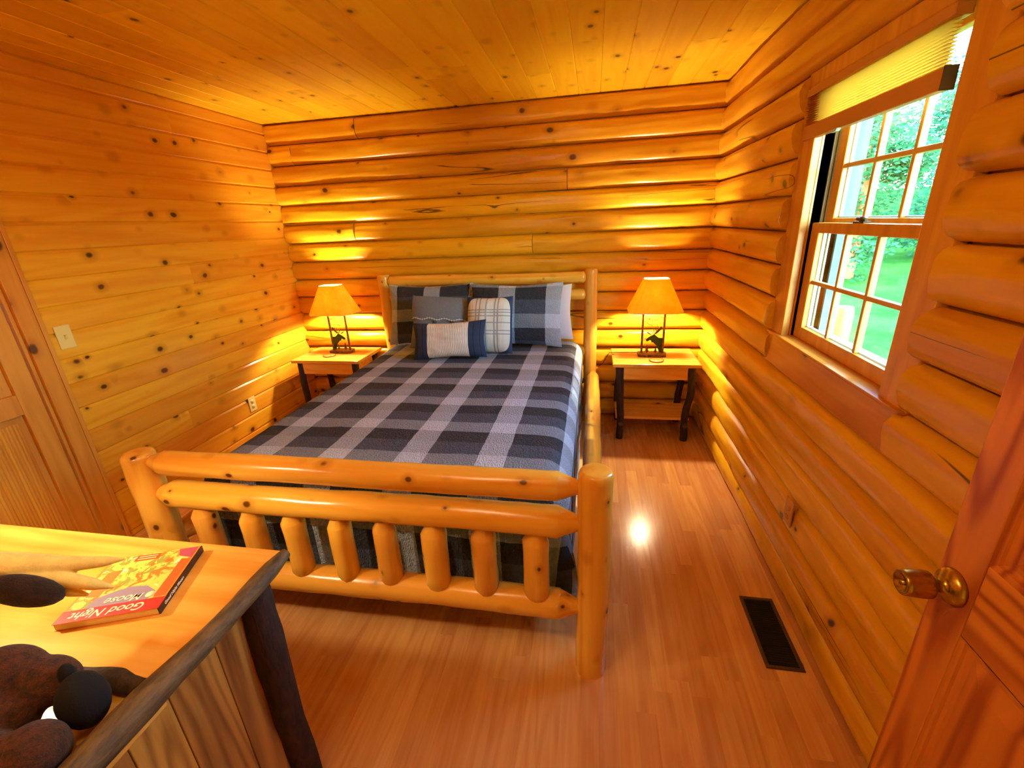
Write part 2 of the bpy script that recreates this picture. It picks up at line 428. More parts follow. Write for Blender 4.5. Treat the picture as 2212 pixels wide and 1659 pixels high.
for za, zb in ((.2, .87), (.97, 1.9)):
    for ya, yb in ((yl1 + .085, ym - .04), (ym + .04, yl0 - .085)):
        mb = MB(); mb.box(fx0 + .006, fx1 - .02, ya, yb, za, zb, R())
        n = 14; wv = (yb - ya - .05) / n
        for i in range(n):
            a = ya + .025 + wv * (i + .5)
            mb.tube([(fx1 - .025, a, za + .03), (fx1 - .025, a, zb - .03)], wv * .62, 10, rnd=R())
        mb.build('door_panel', M['trim_z'], d1)

# open door at the right
XD = 3.27; yl, yh = -2.847, -3.61
d2 = empty('door_2', (XD, yh, 0), 0, 'open red pine panelled door with a brass knob', 'door', kind='structure')
wd = yl - yh
mb = MB()
xa, xb = 0, .036
st = .084
mb.box(xa, xb, wd - st, wd, .008, 2.03, .3); mb.box(xa, xb, 0, st, .008, 2.03, .6); ym = wd / 2
for za, zb in ((.008, .2), (.887, 1.044), (1.60, 1.69), (1.93, 2.03)): mb.box(xa + .0005, xb - .0005, st, wd - st, za, zb, R(), 1)
mb.box(xa + .0003, xb - .0003, ym - .045, ym + .045, .2, .887, .5); mb.box(xa + .0003, xb - .0003, ym - .045, ym + .045, 1.044, 1.6, .5); mb.box(xa + .0003, xb - .0003, ym - .045, ym + .045, 1.69, 1.93, .5)
mb.build('door_frame', [M['door_z'], M['door_y']], d2, bevel=.003)
for za, zb in ((.2, .887), (1.044, 1.6), (1.69, 1.93)):
    for ya, yb in ((st, ym - .045), (ym + .045, wd - st)):
        mb = MB(); rr = R()
        def ring(i, x): return [(x, ya + i, za + i), (x, yb - i, za + i), (x, yb - i, zb - i), (x, ya + i, zb - i)]
        prof = [(0, .001), (.003, .0045), (.008, .006), (.010, .011), (.016, .013), (.024, .0135), (.060, .004)]
        for (i0, q0), (i1, q1) in zip(prof, prof[1:]):
            A, B = ring(i0, q0), ring(i1, q1)
            for j in range(4): mb.quad(A[j], A[(j + 1) % 4], B[(j + 1) % 4], B[j], rr)
            A, B = ring(i0, .036 - q0), ring(i1, .036 - q1)
            for j in range(4): mb.quad(A[(j + 1) % 4], A[j], B[j], B[(j + 1) % 4], rr)
        mb.quad(*ring(.06, .004), rr); mb.quad(*ring(.06, .032)[::-1], rr)
        mb.build('door_panel', M['door_z'], d2)
ky, kz = -2.888 - yh, .957
mb = MB()
mb.lathe([(0, 0), (.034, 0), (.0345, -.004), (.030, -.012), (.018, -.018), (.0125, -.022), (.0115, -.034), (.019, -.036), (.0248, -.041), (.0258, -.050), (.0240, -.078), (.0228, -.084), (.020, -.086), (.0165, -.085), (.0135, -.078), (0, -.077)], (0, ky, kz), 'x', 28)
kn = mb.build('door_knob', M['brass'], d2)
tag(kn, 'antique brass knob')
mb = MB(); mb.lathe([(0, -.0855), (.0045, -.0855), (.0055, -.076)], (0, ky, kz), 'x', 12); mb.build('lock_button', M['brass'], kn)
mb = MB(); mb.lathe([(0, .036), (.032, .036), (.028, .048), (.012, .056), (.012, .065), (.026, .075), (.024, .098), (0, .1)], (0, ky, kz), 'x', 24); mb.build('door_knob', M['brass'], d2)

# ------------------------------------------------------------------ window
wn = empty('window_1', (W, (OY0 + OY1) / 2, WZ0), 0, 'double hung pine window of twelve panes over the log sill', 'window', kind='structure')
OX, OYc, OZ = W, (OY0 + OY1) / 2, WZ0
class WM(MB):   # world coordinates in, window-local out
    def build(s, name, m, par, **kw):
        px, py, pz = (wn.location if par is not None else (0, 0, 0))
        s.v = [(a - px, b - py, c - pz) for a, b, c in s.v]
        return MB.build(s, name, m, par, **kw)
mb = WM()   # casing boards
mb.box(W - .012, W + .02, OY0, WY0 + .012, WZ0, WZ1, .3); mb.box(W - .012, W + .02, WY1 - .012, OY1, WZ0, WZ1, .6)
mb.box(W - .0125, W + .02, OY1, OY0, 2.078, WZ1, .4)
mb.build('window_casing', M['trim_z'], wn, bevel=.004)
mb = WM()   # shaved log below the sill
mb.box(W - .02, W + .02, WY1 - .012, WY0 + .02, WZ0 - CH + .004, WZ0 - .004, .45)
mb.build('apron', M['trim_y'], wn, bevel=.006)
mb = WM()
mb.box(W - .03, W + .055, WY1 - .01, WY0 + .01, WZ0 - .004, WZ0 + .006, .35)
mb.build('sill', M['trim_y'], wn, bevel=.003)
mb = WM()   # jambs
mb.box(W + .02, W + .19, OY0, OY0 + .02, WZ0, 2.13, .3); mb.box(W + .02, W + .19, OY1 - .02, OY1, WZ0, 2.13, .6); mb.box(W + .02, W + .19, OY1, OY0, 2.112, 2.133, .5); mb.box(W + .055, W + .2, OY1, OY0, WZ0 - .01, WZ0 + .012, .5)
mb.build('jamb', M['trim_z'], wn)
mb = WM()   # metal tracks in the jambs
for s, y in ((-1, OY0), (1, OY1)):
    for xx, w_, h_ in ((W + .062, .010, .008), (W + .075, .006, .013), (W + .088, .010, .006), (W + .105, .006, .012)):
        mb.box(xx, xx + w_, min(y, y + s * h_), max(y, y + s * h_), WZ0 + .01, 2.11, .5)
mb.build('track', M['jamb'], wn)
mb = WM()
for y in (OY0 - .014, OY1 + .002): mb.box(W + .135, W + .185, y, y + .012, WZ0, 2.12, .5)
mb.build('outer_stop', M['ext_dark'], wn)
PY0, PY1 = -1.527, -2.143
def glass():
    t = NT('window_glass')
    tr = t.n('ShaderNodeBsdfTransparent', {'Color': (.93, .98, .97, 1)}); gl = t.n('ShaderNodeBsdfGlossy', {'Roughness': .02})
    ge = t.n('ShaderNodeNewGeometry'); dt = t.n('ShaderNodeVectorMath', {0: ge.outputs['Incoming'], 1: ge.outputs['Normal']}, operation='DOT_PRODUCT').outputs['Value']
    fr = t.math('ADD', .04, t.math('MULTIPLY', .96, t.math('POWER', t.math('SUBTRACT', 1.0, t.math('ABSOLUTE', dt)), 5.0)))
    mx = t.n('ShaderNodeMixShader', {0: fr}); t.t.links.new(tr.outputs[0], mx.inputs[1]); t.t.links.new(gl.outputs[0], mx.inputs[2])
    t.surf(mx.outputs[0]); return t.mat
M['glass'] = glass()
def sash(xf, za, pz0, pz1, zb, zm):
    mb = WM(); d = .034
    mb.box(xf, xf + d, PY0, OY0 - .004, za, zb, .3); mb.box(xf, xf + d, OY1 + .004, PY1, za, zb, .6)
    mb.box(xf + .0004, xf + d - .0004, PY1, PY0, za, pz0, .4); mb.box(xf + .0004, xf + d - .0004, PY1, PY0, pz1, zb, .45)
    o = mb.build('sash', M['trim_z'], wn, bevel=.004)
    mb = WM(); mw = .0085
    for i in (1, 2):
        y = PY0 + (PY1 - PY0) * i / 3; mb.box(xf + .006, xf + d - .006, y - mw, y + mw, pz0, pz1, .5)
    mb.box(xf + .0065, xf + d - .0065, PY1, PY0, zm - mw, zm + mw, .4)
    q = mb.build('muntins', M['pvc'], o, bevel=.003)
    mb = WM(); mb.box(xf + .015, xf + .019, PY1 - .004, PY0 + .004, pz0 - .004, pz1 + .004, .5); mb.build('pane', M['glass'], o)
    mb = WM()   # bright outer glazing bead
    e = .006
    mb.box(xf + .02, xf + .032, PY1, PY0, pz0, pz0 + e); mb.box(xf + .02, xf + .032, PY0 - e, PY0, pz0, pz1); mb.box(xf + .02, xf + .032, PY1, PY1 + e, pz0, pz1)
    mb.build('glazing_bead', M['ext_trim'], o)
    return o
lo = sash(W + .036, 1.072, 1.127, 1.522, 1.562, 1.322)
up = sash(W + .080, 1.535, 1.578, 2.055, 2.108, 1.770)
mb = WM(); y = -1.80
mb.box(W + .040, W + .066, y - .034, y + .034, 1.562, 1.568); mb.tube([(W + .05, y - .03, 1.573), (W + .05, y + .028, 1.576)], .006, 8); mb.lathe([(0, 1.568), (.012, 1.568), (.011, 1.582), (0, 1.585)], (W + .053, y - .005, 0), 'z', 12)
tag(mb.build('sash_lock', M['bronze'], lo), 'bronze sash lock on the meeting rail')

# cellular blind
def blind_mat():
    t = NT('cell_shade'); d = t.n('ShaderNodeBsdfDiffuse', {'Color': lin((232, 200, 92))}); tr = t.n('ShaderNodeBsdfTranslucent', {'Color': lin((236, 190, 62))})
    mx = t.n('ShaderNodeMixShader', {0: .82}); t.t.links.new(d.outputs[0], mx.inputs[1]); t.t.links.new(tr.outputs[0], mx.inputs[2]); t.surf(mx.outputs[0]); return t.mat
M['cell'] = blind_mat()
BX = W - .006; by0, by1 = -1.36, -2.165
bl = empty('window_blind', (BX, (by0 + by1) / 2, 2.055), 0, 'yellow pleated cellular blind pulled partway down the window', 'blind')
class BM(MB):
    def build(s, name, m, par, **kw):
        px, py, pz = bl.location
        s.v = [(a - px, b - py, c - pz) for a, b, c in s.v]; return MB.build(s, name, m, par, **kw)
mb = BM(); mb.box(BX - .022, BX + .022, by1, by0, 2.042, 2.072); mb.build('headrail', M['blindrail'], bl, bevel=.004)
mb = BM(); n = 13; zt, zb = 2.043, 1.938
if True:
    pts = []
    for i in range(2 * n + 1):
        z = zt + (zb - zt) * i / (2 * n); pts.append((BX + (-.018 if i % 2 == 0 else .006), z))
    vs = [(p[0], y, p[1]) for y in (by1 + .004, by0 - .004) for p in pts]; m_ = len(pts)
    mb.add(vs, [(i, i + 1, m_ + i + 1, m_ + i) for i in range(m_ - 1)], .5, 0, False)
mb.build('pleated_fabric', M['cell'], bl)
mb = BM(); mb.box(BX - .014, BX + .014, by1 - .002, by0 + .002, 1.885, 1.938); mb.build('bottom_rail', M['blindrail'], bl, bevel=.003)
mb = BM(); mb.box(BX - .016, BX + .016, by1 - .006, by1 - .0021, 1.884, 1.939); mb.build('end_cap', M['bronze'], bl)
mb = BM(); ytab = (by0 + by1) / 2 + .12; mb.prism([(ytab - .03, 1.885), (ytab + .03, 1.885), (ytab + .022, 1.876), (ytab - .022, 1.876)], BX - .022, BX - .008, 'x'); mb.build('pull_tab', M['ext_trim'], bl)

# ------------------------------------------------------------------ fittings
def plate(name, pos, out, w, h, kind, label, cat, mat):
    root = empty(name, pos, 0, label, cat); s = out
    mb = MB(); mb.box(min(0, s * .006), max(0, s * .006), -w / 2, w / 2, -h / 2, h / 2); mb.build('plate', mat, root, bevel=.003)
    if kind == 'switch':
        mb = MB(); mb.prism([(s * .005, -.012), (s * .010, -.009), (s * .016, .004), (s * .015, .009), (s * .005, .012)], -.0045, .0045, 'y')
        mb.v = [(a, b, c) for a, b, c in mb.v]; mb.build('toggle', mat, root)
    else:
        for zz in (-.02, .02):
            mb = MB(); mb.lathe([(.0165, s * .0055), (.016, s * .008), (0, s * .008)], (0, 0, zz), 'x', 20); o = mb.build('socket', mat, root)
            mb = MB()
            for yy in (-.006, .006): mb.box(s * .0078 - .0006, s * .0078 + .001, yy - .0012, yy + .0012, zz - .002, zz + .006)
            mb.build('slots', M['white2'], o)
    return root
plate('light_switch', (0, -1.90, 1.178), 1, .072, .117, 'switch', 'ivory toggle light switch beside the closet door casing', 'light switch', M['white'])
plate('wall_outlet', (0, -.855, .376), 1, .07, .115, 'outlet', 'ivory wall outlet low on the board wall left of the bed', 'outlet', M['white'])
plate('wall_outlet', (W - .05, -1.923, .433), -1, .07, .115, 'outlet', 'tan wall outlet on the log wall below the window', 'outlet', M['blindrail'])
fv = empty('floor_vent', (3.346, -2.142, 0), 0, 'dark floor vent with a bronze frame near the log wall', 'vent')
mb = MB(); a, b, c, d = -.068, .068, -.172, .172; t_ = .014
mb.box(a, b, c, c + t_, 0, .006); mb.box(a, b, d - t_, d, 0, .006); mb.box(a, a + t_, c + t_, d - t_, 0, .006); mb.box(b - t_, b, c + t_, d - t_, 0, .006)
mb.build('vent_frame', M['bronze'], fv, bevel=.002)
mb = MB(); mb.box(a + t_, b - t_, c + t_, d - t_, .0006, .0012)
mb.build('duct', M['dark'], fv)
mb = MB()
for i in range(30):
    y = c + t_ + (d - c - 2 * t_) * (i + .5) / 30; mb.box(a + t_, b - t_, y - .0012, y + .0012, .0012, .0042)
mb.build('grille', M['dark'], fv)

# ------------------------------------------------------------------ bed
BXc = 1.745
bed = empty('log_bed', (BXc, -1.28, 0), 0, 'peeled cedar log bed frame with spindle footboard', 'bed')
BO = Vector(bed.location)
class LB(MB):
    def __init__(s, o): MB.__init__(s); s.o = Vector(o)
    def build(s, name, m, par, **kw):
        s.v = [tuple(Vector(v) - s.o) for v in s.v]; return MB.build(s, name, m, par, **kw)
def pole(p0, p1, r, tip0=0, tip1=0, tr=.5, n=18, lump=.05, seed=0, rnd=None, step=.05, dome=False, sag=0, mb=None):
    """peeled pole between p0 and p1; tipped ends taper like pencils"""
    p0 = Vector(p0); p1 = Vector(p1); L = (p1 - p0).length; N = max(4, int(L / step))
    ts = [L * i / N for i in range(N + 1)]; prof = []
    for t in ts: prof.append((t, r * (1 + .03 * mn.noise(Vector((t * 2, seed, 3))))))
    if tip0: prof = [(0, r * tr)] + [(tip0 * .9, r * .93), (tip0, r)] + [q for q in prof if q[0] > tip0 + .01]
    if tip1: prof = [q for q in prof if q[0] < L - tip1 - .01] + [(L - tip1, r), (L - tip1 * .9, r * .93), (L, r * tr)]
    if dome: prof = [q for q in prof if q[0] < L - .03] + [(L - .026, r * 1.0), (L - .014, r * .985), (L - .006, r * .93), (L - .001, r * .84), (L, r * .70), (L + .001, r * .05)]
    mb = mb or LB(BO)
    path = []
    for t, q in prof:
        p = p0 + (p1 - p0) * (t / L)
        p += Vector((0, 0, 1)) * sag * mn.noise(Vector((t * 1.3, seed * 2.2, 0))) if abs((p1 - p0).normalized().z) < .5 else Vector((1, 0, 0)) * sag * mn.noise(Vector((t * 1.3, seed * 2.2, 0)))
        path.append(p)
    mb.tube(path, [q for t, q in prof], n, lump, 7, rnd=R() if rnd is None else rnd, seed=seed)
    return mb
YB, YH = -2.397, -.15
xl, xr = .872, 2.628
for (x, y, z, r, sd_) in ((xl, YB, .842, .060, 1), (xr, YB, .868, .056, 2), (.902, YH, 1.262, .053, 3), (2.596, YH, 1.268, .052, 4)):
    o = pole((x, y, 0), (x, y, z), r, dome=True, seed=sd_ * 3.7, lump=.07, sag=.006).build('post', M['bed_z'], bed)
    if sd_ == 1: tag(o, 'notched pale post at the left of the footboard')
def rail(name, x0, x1, y, z, r, sd_, lab=None, tip=.07, lump=.06):
    o = pole((x0, y, z), (x1, y, z), r, tip, tip, .45, seed=sd_, lump=lump, sag=.008).build(name, M['bed_x'], bed)
    if lab: tag(o, lab)
rail('footboard_rail', xl + .045, xr - .05, YB, .802, .049, 5.1)
rail('footboard_rail', xl + .04, xr - .05, YB, .662, .054, 6.3)
rail('footboard_rail', xl + .04, xr - .05, YB, .300, .055, 7.7)
for x in (1.097, 1.308, 1.487, 1.684, 1.867, 2.055, 2.243, 2.429):
    o = pole((x, YB - .006, .292), (x + R(-.006, .006), YB - .004, .628), .046 * R(.93, 1.05), .065, .05, .42, seed=x * 9, lump=.10).build('spindle', M['bed_z'], bed)
rail('headboard_rail', .93, 2.57, YH, 1.203, .044, 11.3, tip=.03)
rail('headboard_rail', .93, 2.57, YH, 1.073, .043, 12.1, tip=.03)
rail('headboard_rail', .93, 2.57, YH, .62, .045, 13.7, tip=.05)
for x in (1.2, 1.47, 1.745, 2.02, 2.29): pole((x, YH, .60), (x, YH, 1.06), .036, .05, .05, .45, seed=x * 7, lump=.08).build('spindle', M['bed_z'], bed)
for x, s in ((.885, 15.3), (2.622, 16.9)):
    o = pole((x, YB + .03, .43), (x, YH - .04, .43), .049, .06, .09, .62, seed=s, lump=.06, sag=.008).build('side_rail', M['bed_y'], bed)

# mattress and quilt
mb = MB(); mb.box(-.735, .735, -1.0, 1.0, -.2, .12); mt = tag(mb.build('mattress', M['mattress'], loc=(BXc, -1.245, .53), bevel=.05, bseg=4), 'white mattress under the plaid quilt', 'mattress')
mb = MB(); mb.box(-.72, .72, -.98, .98, -.09, .09); tag(mb.build('box_spring', M['mattress'], loc=(BXc, -1.245, .24), bevel=.02), 'box spring below the mattress inside the log bed', 'box spring')
def quilt():
    mb = MB(); hw, hl0, hl1 = .79, -.21, -2.30    # half width, head y, foot y
    r = .11; top = .715
    SW = hw + .50; us = []; s = -SW
    step = .022
    ns = int(2 * SW / step); ss = [-SW + 2 * SW * i / ns for i in range(ns + 1)]
    LT = (hl0 - hl1) + .44; nt = int(LT / step); tt = [LT * i / nt for i in range(nt + 1)]
    def drop(a):
        if a <= 0: return 0.0, 0.0
        q = r * PI / 2
        if a < q: return r * math.sin(a / r), r * (1 - math.cos(a / r))
        return r, r + (a - q)
    vs = []; uv = []
    flat_w = hw - r; flat_l = (hl0 - hl1) - r
    for t in tt:
        for s in ss:
            a = max(0, abs(s) - flat_w); b = max(0, t - flat_l); sg = 1 if s > 0 else -1
            if a > 0 and b > 0:
                m = max(a, b); dx, dz = drop(m)
                th = math.atan2(b, a); k = dx
                fl = max(0.0, m - .16) * .22 * math.sin(2 * th) ** 2
                X = sg * (flat_w + (k + fl) * math.cos(th) ** .8); Y = hl0 - (flat_l + (k * 1.0 + fl * .5) * math.sin(th) ** .8); Z = top - dz
            else:
                dx, dz = drop(a); dy, dz2 = drop(b)
                X = sg * (min(abs(s), flat_w) + dx); Y = hl0 - (min(t, flat_l) + dy); Z = top - dz - dz2
            e = abs(s) / SW
            Z += .010 * (1 - (min(abs(s), hw) / hw) ** 2) if a < .3 else 0
            Z += .006 * mn.noise(Vector((s * 3, t * 3, 1.0))) + .0022 * mn.noise(Vector((s * 11, t * 9, 5.0)))
            if a > .2 or b > .2:
                X += .006 * mn.noise(Vector((s * 2, t * 7, 2))); Y += .005 * mn.noise(Vector((s * 7, t * 2, 3)))
            vs.append((X, Y + 1.245, max(Z, .12))); uv.append((s, -t + hl0))
    m = ns + 1
    fs = [(i * m + k, (i + 1) * m + k, (i + 1) * m + k + 1, i * m + k + 1) for i in range(nt) for k in range(ns)]
    mb.add(vs, fs, .5, 0, True, uv)
    o = mb.build('bed_quilt', M['plaid'], loc=(BXc, -1.245, 0))
    so = o.modifiers.new('thick', 'SOLIDIFY'); so.thickness = .012; so.offset = -1
    tag(o, 'black white and grey plaid quilt spread over the log bed', 'quilt')
    # pale binding along the hem
    mb = MB()
    for (idx) in ([i * m for i in range(nt + 1)], [i * m + ns for i in range(nt + 1)], [nt * m + k for k in range(ns + 1)]):
        mb.tube([vs[i] for i in idx], .006, 6)
    mb.build('hem_binding', M['grey_cloth'], o)
quilt()

# ------------------------------------------------------------------ pillows
def pillow(name, w, h, th, mats, loc, rot, label, cat, seed=0, pinch=.10, n=30, uvo=(0, 0), floppy=.0, corner=2.6, parent=None):
    mb = MB(); vs = []; uv = []; N = n
    def prof(u, v):
        q = (max(0, 1 - abs(u) ** 2.4) * max(0, 1 - abs(v) ** 2.4)) ** .55
        return q
    for sgn in (1, -1):
        for j in range(N + 1):
            v = -1 + 2 * j / N
            for i in range(N + 1):
                u = -1 + 2 * i / N
                x = u * w / 2 * (1 - pinch * (1 - abs(v) ** 1.5) * abs(u) ** 3 * .6); y = v * h / 2 * (1 - pinch * (1 - abs(u) ** 1.5) * abs(v) ** 3)
                z = sgn * th / 2 * prof(u, v)
                z += prof(u, v) * (.012 * mn.noise(Vector((u * 1.8 + seed, v * 1.8, sgn))) + .005 * mn.noise(Vector((u * 5, v * 5 + seed, sgn))))
                y += floppy * .03 * mn.noise(Vector((u * 2 + seed, 3, 0))) * max(0, v)
                vs.append((x, y, z)); uv.append((u * w / 2 + uvo[0], v * h / 2 + uvo[1]))
    m = N + 1; K = m * m
    f1 = [(j * m + i, j * m + i + 1, (j + 1) * m + i + 1, (j + 1) * m + i) for j in range(N) for i in range(N)]
    f2 = [tuple(k + K for k in f[::-1]) for f in f1]
    mb.add(vs, f1 + f2, .5, 0, True, uv)
    o = mb.build(name, mats, loc=loc, recalc=False); o.rotation_euler = rot
    if label: tag(o, label, cat)
    return o
def lean(deg, rz=0, roll=0): return (math.radians(90 - deg), math.radians(roll), math.radians(rz))
sh1 = pillow('pillow_sham', .69, .48, .14, M['plaid_sham'], (1.352, -.340, .965), lean(17, 1, 0), 'plaid quilted pillow sham leaning behind the grey buttoned pillow', 'pillow', 1)
sh2 = pillow('pillow_sham', .70, .475, .12, M['plaid_sham2'], (2.045, -.402, .968), lean(16, -2, 0), 'plaid quilted pillow sham behind the white striped pillow', 'pillow', 5)
wp = pillow('bed_pillow', .66, .42, .07, M['sheet'], (2.13, -.250, .945), lean(9, 0, -2), 'white sleeping pillow peeking out past the plaid sham', 'pillow', 9)

gp = pillow('throw_pillow', .47, .40, .15, M['grey_cloth'], (1.497, -.512, .932), lean(19, 4, 4), 'grey throw pillow with two buttons and a stitched flap', 'pillow', 13, floppy=.6)
def on_pillow(u, v, w, h, th, out=.002):
    q = (max(0, 1 - abs(u) ** 2.4) * max(0, 1 - abs(v) ** 2.4)) ** .55
    return Vector((u * w / 2, v * h / 2, th / 2 * q + out))
mb = MB(); pts = [on_pillow(-.94 + 1.88 * i / 24, .10 + .03 * math.sin(i), .47, .40, .15, .010) for i in range(25)]
mb.tube(pts, .0022, 6)
for i in range(1, 24):
    p = pts[i]; mb.tube([p + Vector((0, -.007, .001)), p + Vector((0, .007, .001))], .0016, 5)
mb.build('whipstitch', M['stitch'], gp)
mb = MB(); vs = []; nn = 20
for j in range(9):
    for i in range(nn + 1):
        u = -.97 + 1.94 * i / nn; v = .10 + .86 * j / 8
        vs.append(on_pillow(u, v, .47, .40, .15, .009))
mb.add(vs, [(j * (nn + 1) + i, j * (nn + 1) + i + 1, (j + 1) * (nn + 1) + i + 1, (j + 1) * (nn + 1) + i) for j in range(8) for i in range(nn)])
mb.build('flap', M['grey_cloth'], gp)
for u in (-.12, .42):
    p = on_pillow(u, .01, .47, .40, .15, .006)
    mb = MB(); mb.lathe([(0, 0), (.013, 0), (.014, .003), (.011, .005), (.004, .0035), (0, .0035)], p, 'z', 18); mb.build('button', M['button'], gp)

# white pillow with grey stripes (blue corners)
def stripes():
    t = NT('striped_pillow'); uv = t.n('ShaderNodeUVMap').outputs[0]; s = t.n('ShaderNodeSeparateXYZ', {0: uv})
    ab = lambda q: t.math('ABSOLUTE', q)
    X, Y = s.outputs[0], s.outputs[1]
    def line(c, p, w): return t.math('LESS_THAN', ab(t.math('SUBTRACT', c, p)), w)
    m = None
    for p in (-.088, -.060, -.012, .050, .074):
        l = line(X, p, .0055); m = l if m is None else t.math('MAXIMUM', m, l)
    for p in (-.066, -.042, .014, .062, .086, .105):
        m = t.math('MAXIMUM', m, line(Y, p, .0042))
    col = t.mix(t.math('MULTIPLY', m, .65), (.66, .65, .56, 1), (.16, .18, .23, 1))
    # rounded white front on a blue body
    e = t.math('ADD', t.math('POWER', t.math('DIVIDE', ab(X), .163), 4.5), t.math('POWER', t.math('DIVIDE', ab(Y), .203), 4.5))
    col = t.mix(t.math('GREATER_THAN', e, 1.0), col, lin((44, 58, 92)))
    fold = t.noise(t.vmath('MULTIPLY', uv, (45, 5, 1)), 1.0, 2)
    t.bsdf(Base_Color=col, Roughness=.85, Normal=t.bump(fold, .35, .01)); return t.mat
pillow('throw_pillow', .345, .41, .14, stripes(), (1.880, -.580, .930), lean(17, -4, -1), 'white throw pillow with grey stripes and blue corners', 'pillow', 21, pinch=.06)
def lumbar_mat():
    t = NT('lumbar_cover'); uv = t.n('ShaderNodeUVMap').outputs[0]; s = t.n('ShaderNodeSeparateXYZ', {0: uv}); X = s.outputs[0]
    ax = t.math('ABSOLUTE', t.math('ADD', X, .0))
    end = t.math('GREATER_THAN', ax, .148)
    col = t.mix(end, (.68, .63, .53, 1), lin((34, 46, 76)))
    ln = t.math('MAXIMUM', t.math('LESS_THAN', t.math('ABSOLUTE', t.math('SUBTRACT', ax, .185)), .0025), t.math('LESS_THAN', t.math('ABSOLUTE', t.math('SUBTRACT', ax, .236)), .0025))
    col = t.mix(ln, col, lin((10, 10, 16)))
    wv = t.n('ShaderNodeTexWave', {'Vector': t.vmath('ADD', t.vmath('MULTIPLY', uv, (26, 1.2, 1)), t.vmath('MULTIPLY', t.noise(uv, 7, 2, out='Color'), (.5, 0, 0))), 'Scale': 1.0, 'Distortion': .4}, wave_type='BANDS', bands_direction='X').outputs['Fac']
    h = t.math('MULTIPLY', wv, t.math('SUBTRACT', 1.0, end))
    t.bsdf(Base_Color=col, Roughness=.8, Normal=t.bump(h, .3, .005)); return t.mat
pillow('lumbar_pillow', .535, .265, .13, lumbar_mat(), (1.620, -.738, .862), lean(22, 3, -2), 'small oblong pillow with pleated cream middle and navy ends', 'pillow', 31, pinch=.12)

# ------------------------------------------------------------------ nightstands
def hickory(mb, p0, p1, r, bend, seed, n=12):
    p0 = Vector(p0); p1 = Vector(p1); N = 12; path = []; rr = []
    for i in range(N + 1):
        t = i / N
        b = Vector((mn.noise(Vector((t * 2, seed, 0))), mn.noise(Vector((t * 2, seed, 7))), 0)) * bend
        path.append(p0.lerp(p1, t) + b * math.sin(PI * t)); rr.append(r * (1 + .12 * mn.noise(Vector((t * 5, seed, 3)))))
    return mb.tube(path, rr, n, .10, 25, seed=seed, rnd=R())
def nightstand(loc, label):
    ns = empty('nightstand', loc, 0, label, 'nightstand', 'matching pine nightstands')
    w, d, zt = .613, .43, .615
    mb = MB(); mb.box(-w / 2, w / 2, -d / 2, -.07, zt - .026, zt, .2); mb.box(-w / 2, w / 2, -.07, .08, zt - .026, zt, .5); mb.box(-w / 2, w / 2, .08, d / 2, zt - .026, zt, .8)
    mb.build('tabletop', M['top_x'], ns, bevel=.004)
    mb = MB(); mb.box(-.225, .225, -.185, -.165, .488, zt - .0265, .4); mb.box(-.225, .225, .165, .185, .488, zt - .0265, .6)
    for x in (-.235, .215): mb.box(x, x + .02, -.165, .165, .49, zt - .0265, .5)
    mb.build('apron', M['top_x'], ns, bevel=.002)
    for sx in (-1, 1):
        for sy in (-1, 1):
            mb = MB(); hickory(mb, (sx * .252, sy * .17, zt - .027), (sx * .238, sy * .175, 0), .026, .028, sx * 3 + sy * 5 + loc[0]); mb.build('leg', M['bark'], ns)
        mb = MB(); hickory(mb, (sx * .235, -.215, .135), (sx * .235, .2, .135), .017, .0, sx * 7 + loc[0]); mb.build('stretcher', M['bark_y'], ns)
    mb = MB(); mb.box(-.27, .27, -.15, -.004, .153, .172, .3); mb.box(-.27, .27, .004, .15, .153, .172, .7)
    mb.build('shelf', M['top_x'], ns, bevel=.003)
    return ns
nightstand((3.070, -.275, 0), 'pine nightstand with dark bark legs beside the window wall')
nightstand((.432, -.262, 0), 'pine nightstand between the board wall and the bed')

# ------------------------------------------------------------------ moose lamps
def shade_mat():
    t = NT('parchment_shade'); co = t.n('ShaderNodeTexCoord').outputs['Object']
    f = t.noise(co, 14, 3, .6)
    col = t.mix(t.mr(f, .3, .7), lin((250, 204, 70)), lin((242, 188, 50)))
    d = t.n('ShaderNodeBsdfDiffuse', {'Color': col}); tr = t.n('ShaderNodeBsdfTranslucent', {'Color': col})
    mx = t.n('ShaderNodeMixShader', {0: .50}); t.t.links.new(d.outputs[0], mx.inputs[1]); t.t.links.new(tr.outputs[0], mx.inputs[2]); t.surf(mx.outputs[0]); return t.mat
M['shade'] = shade_mat()
def bulb_mat(st):
    t = NT('lit_bulb'); e = t.n('ShaderNodeEmission', {'Color': (1, .83, .52, 1), 'Strength': st}); t.surf(e.outputs[0]); return t.mat
M['bulb'] = bulb_mat(1650.0)
M['bulb_desk'] = bulb_mat(950.0)
PXW = 465.0
def lp(px, py, mir=1):
    lean_ = (300 - 30 * (py - 375) / 895.0)
    return (((px - lean_) / PXW - .5) * .155 * mir, .315 * (1270 - py) / 895.0)
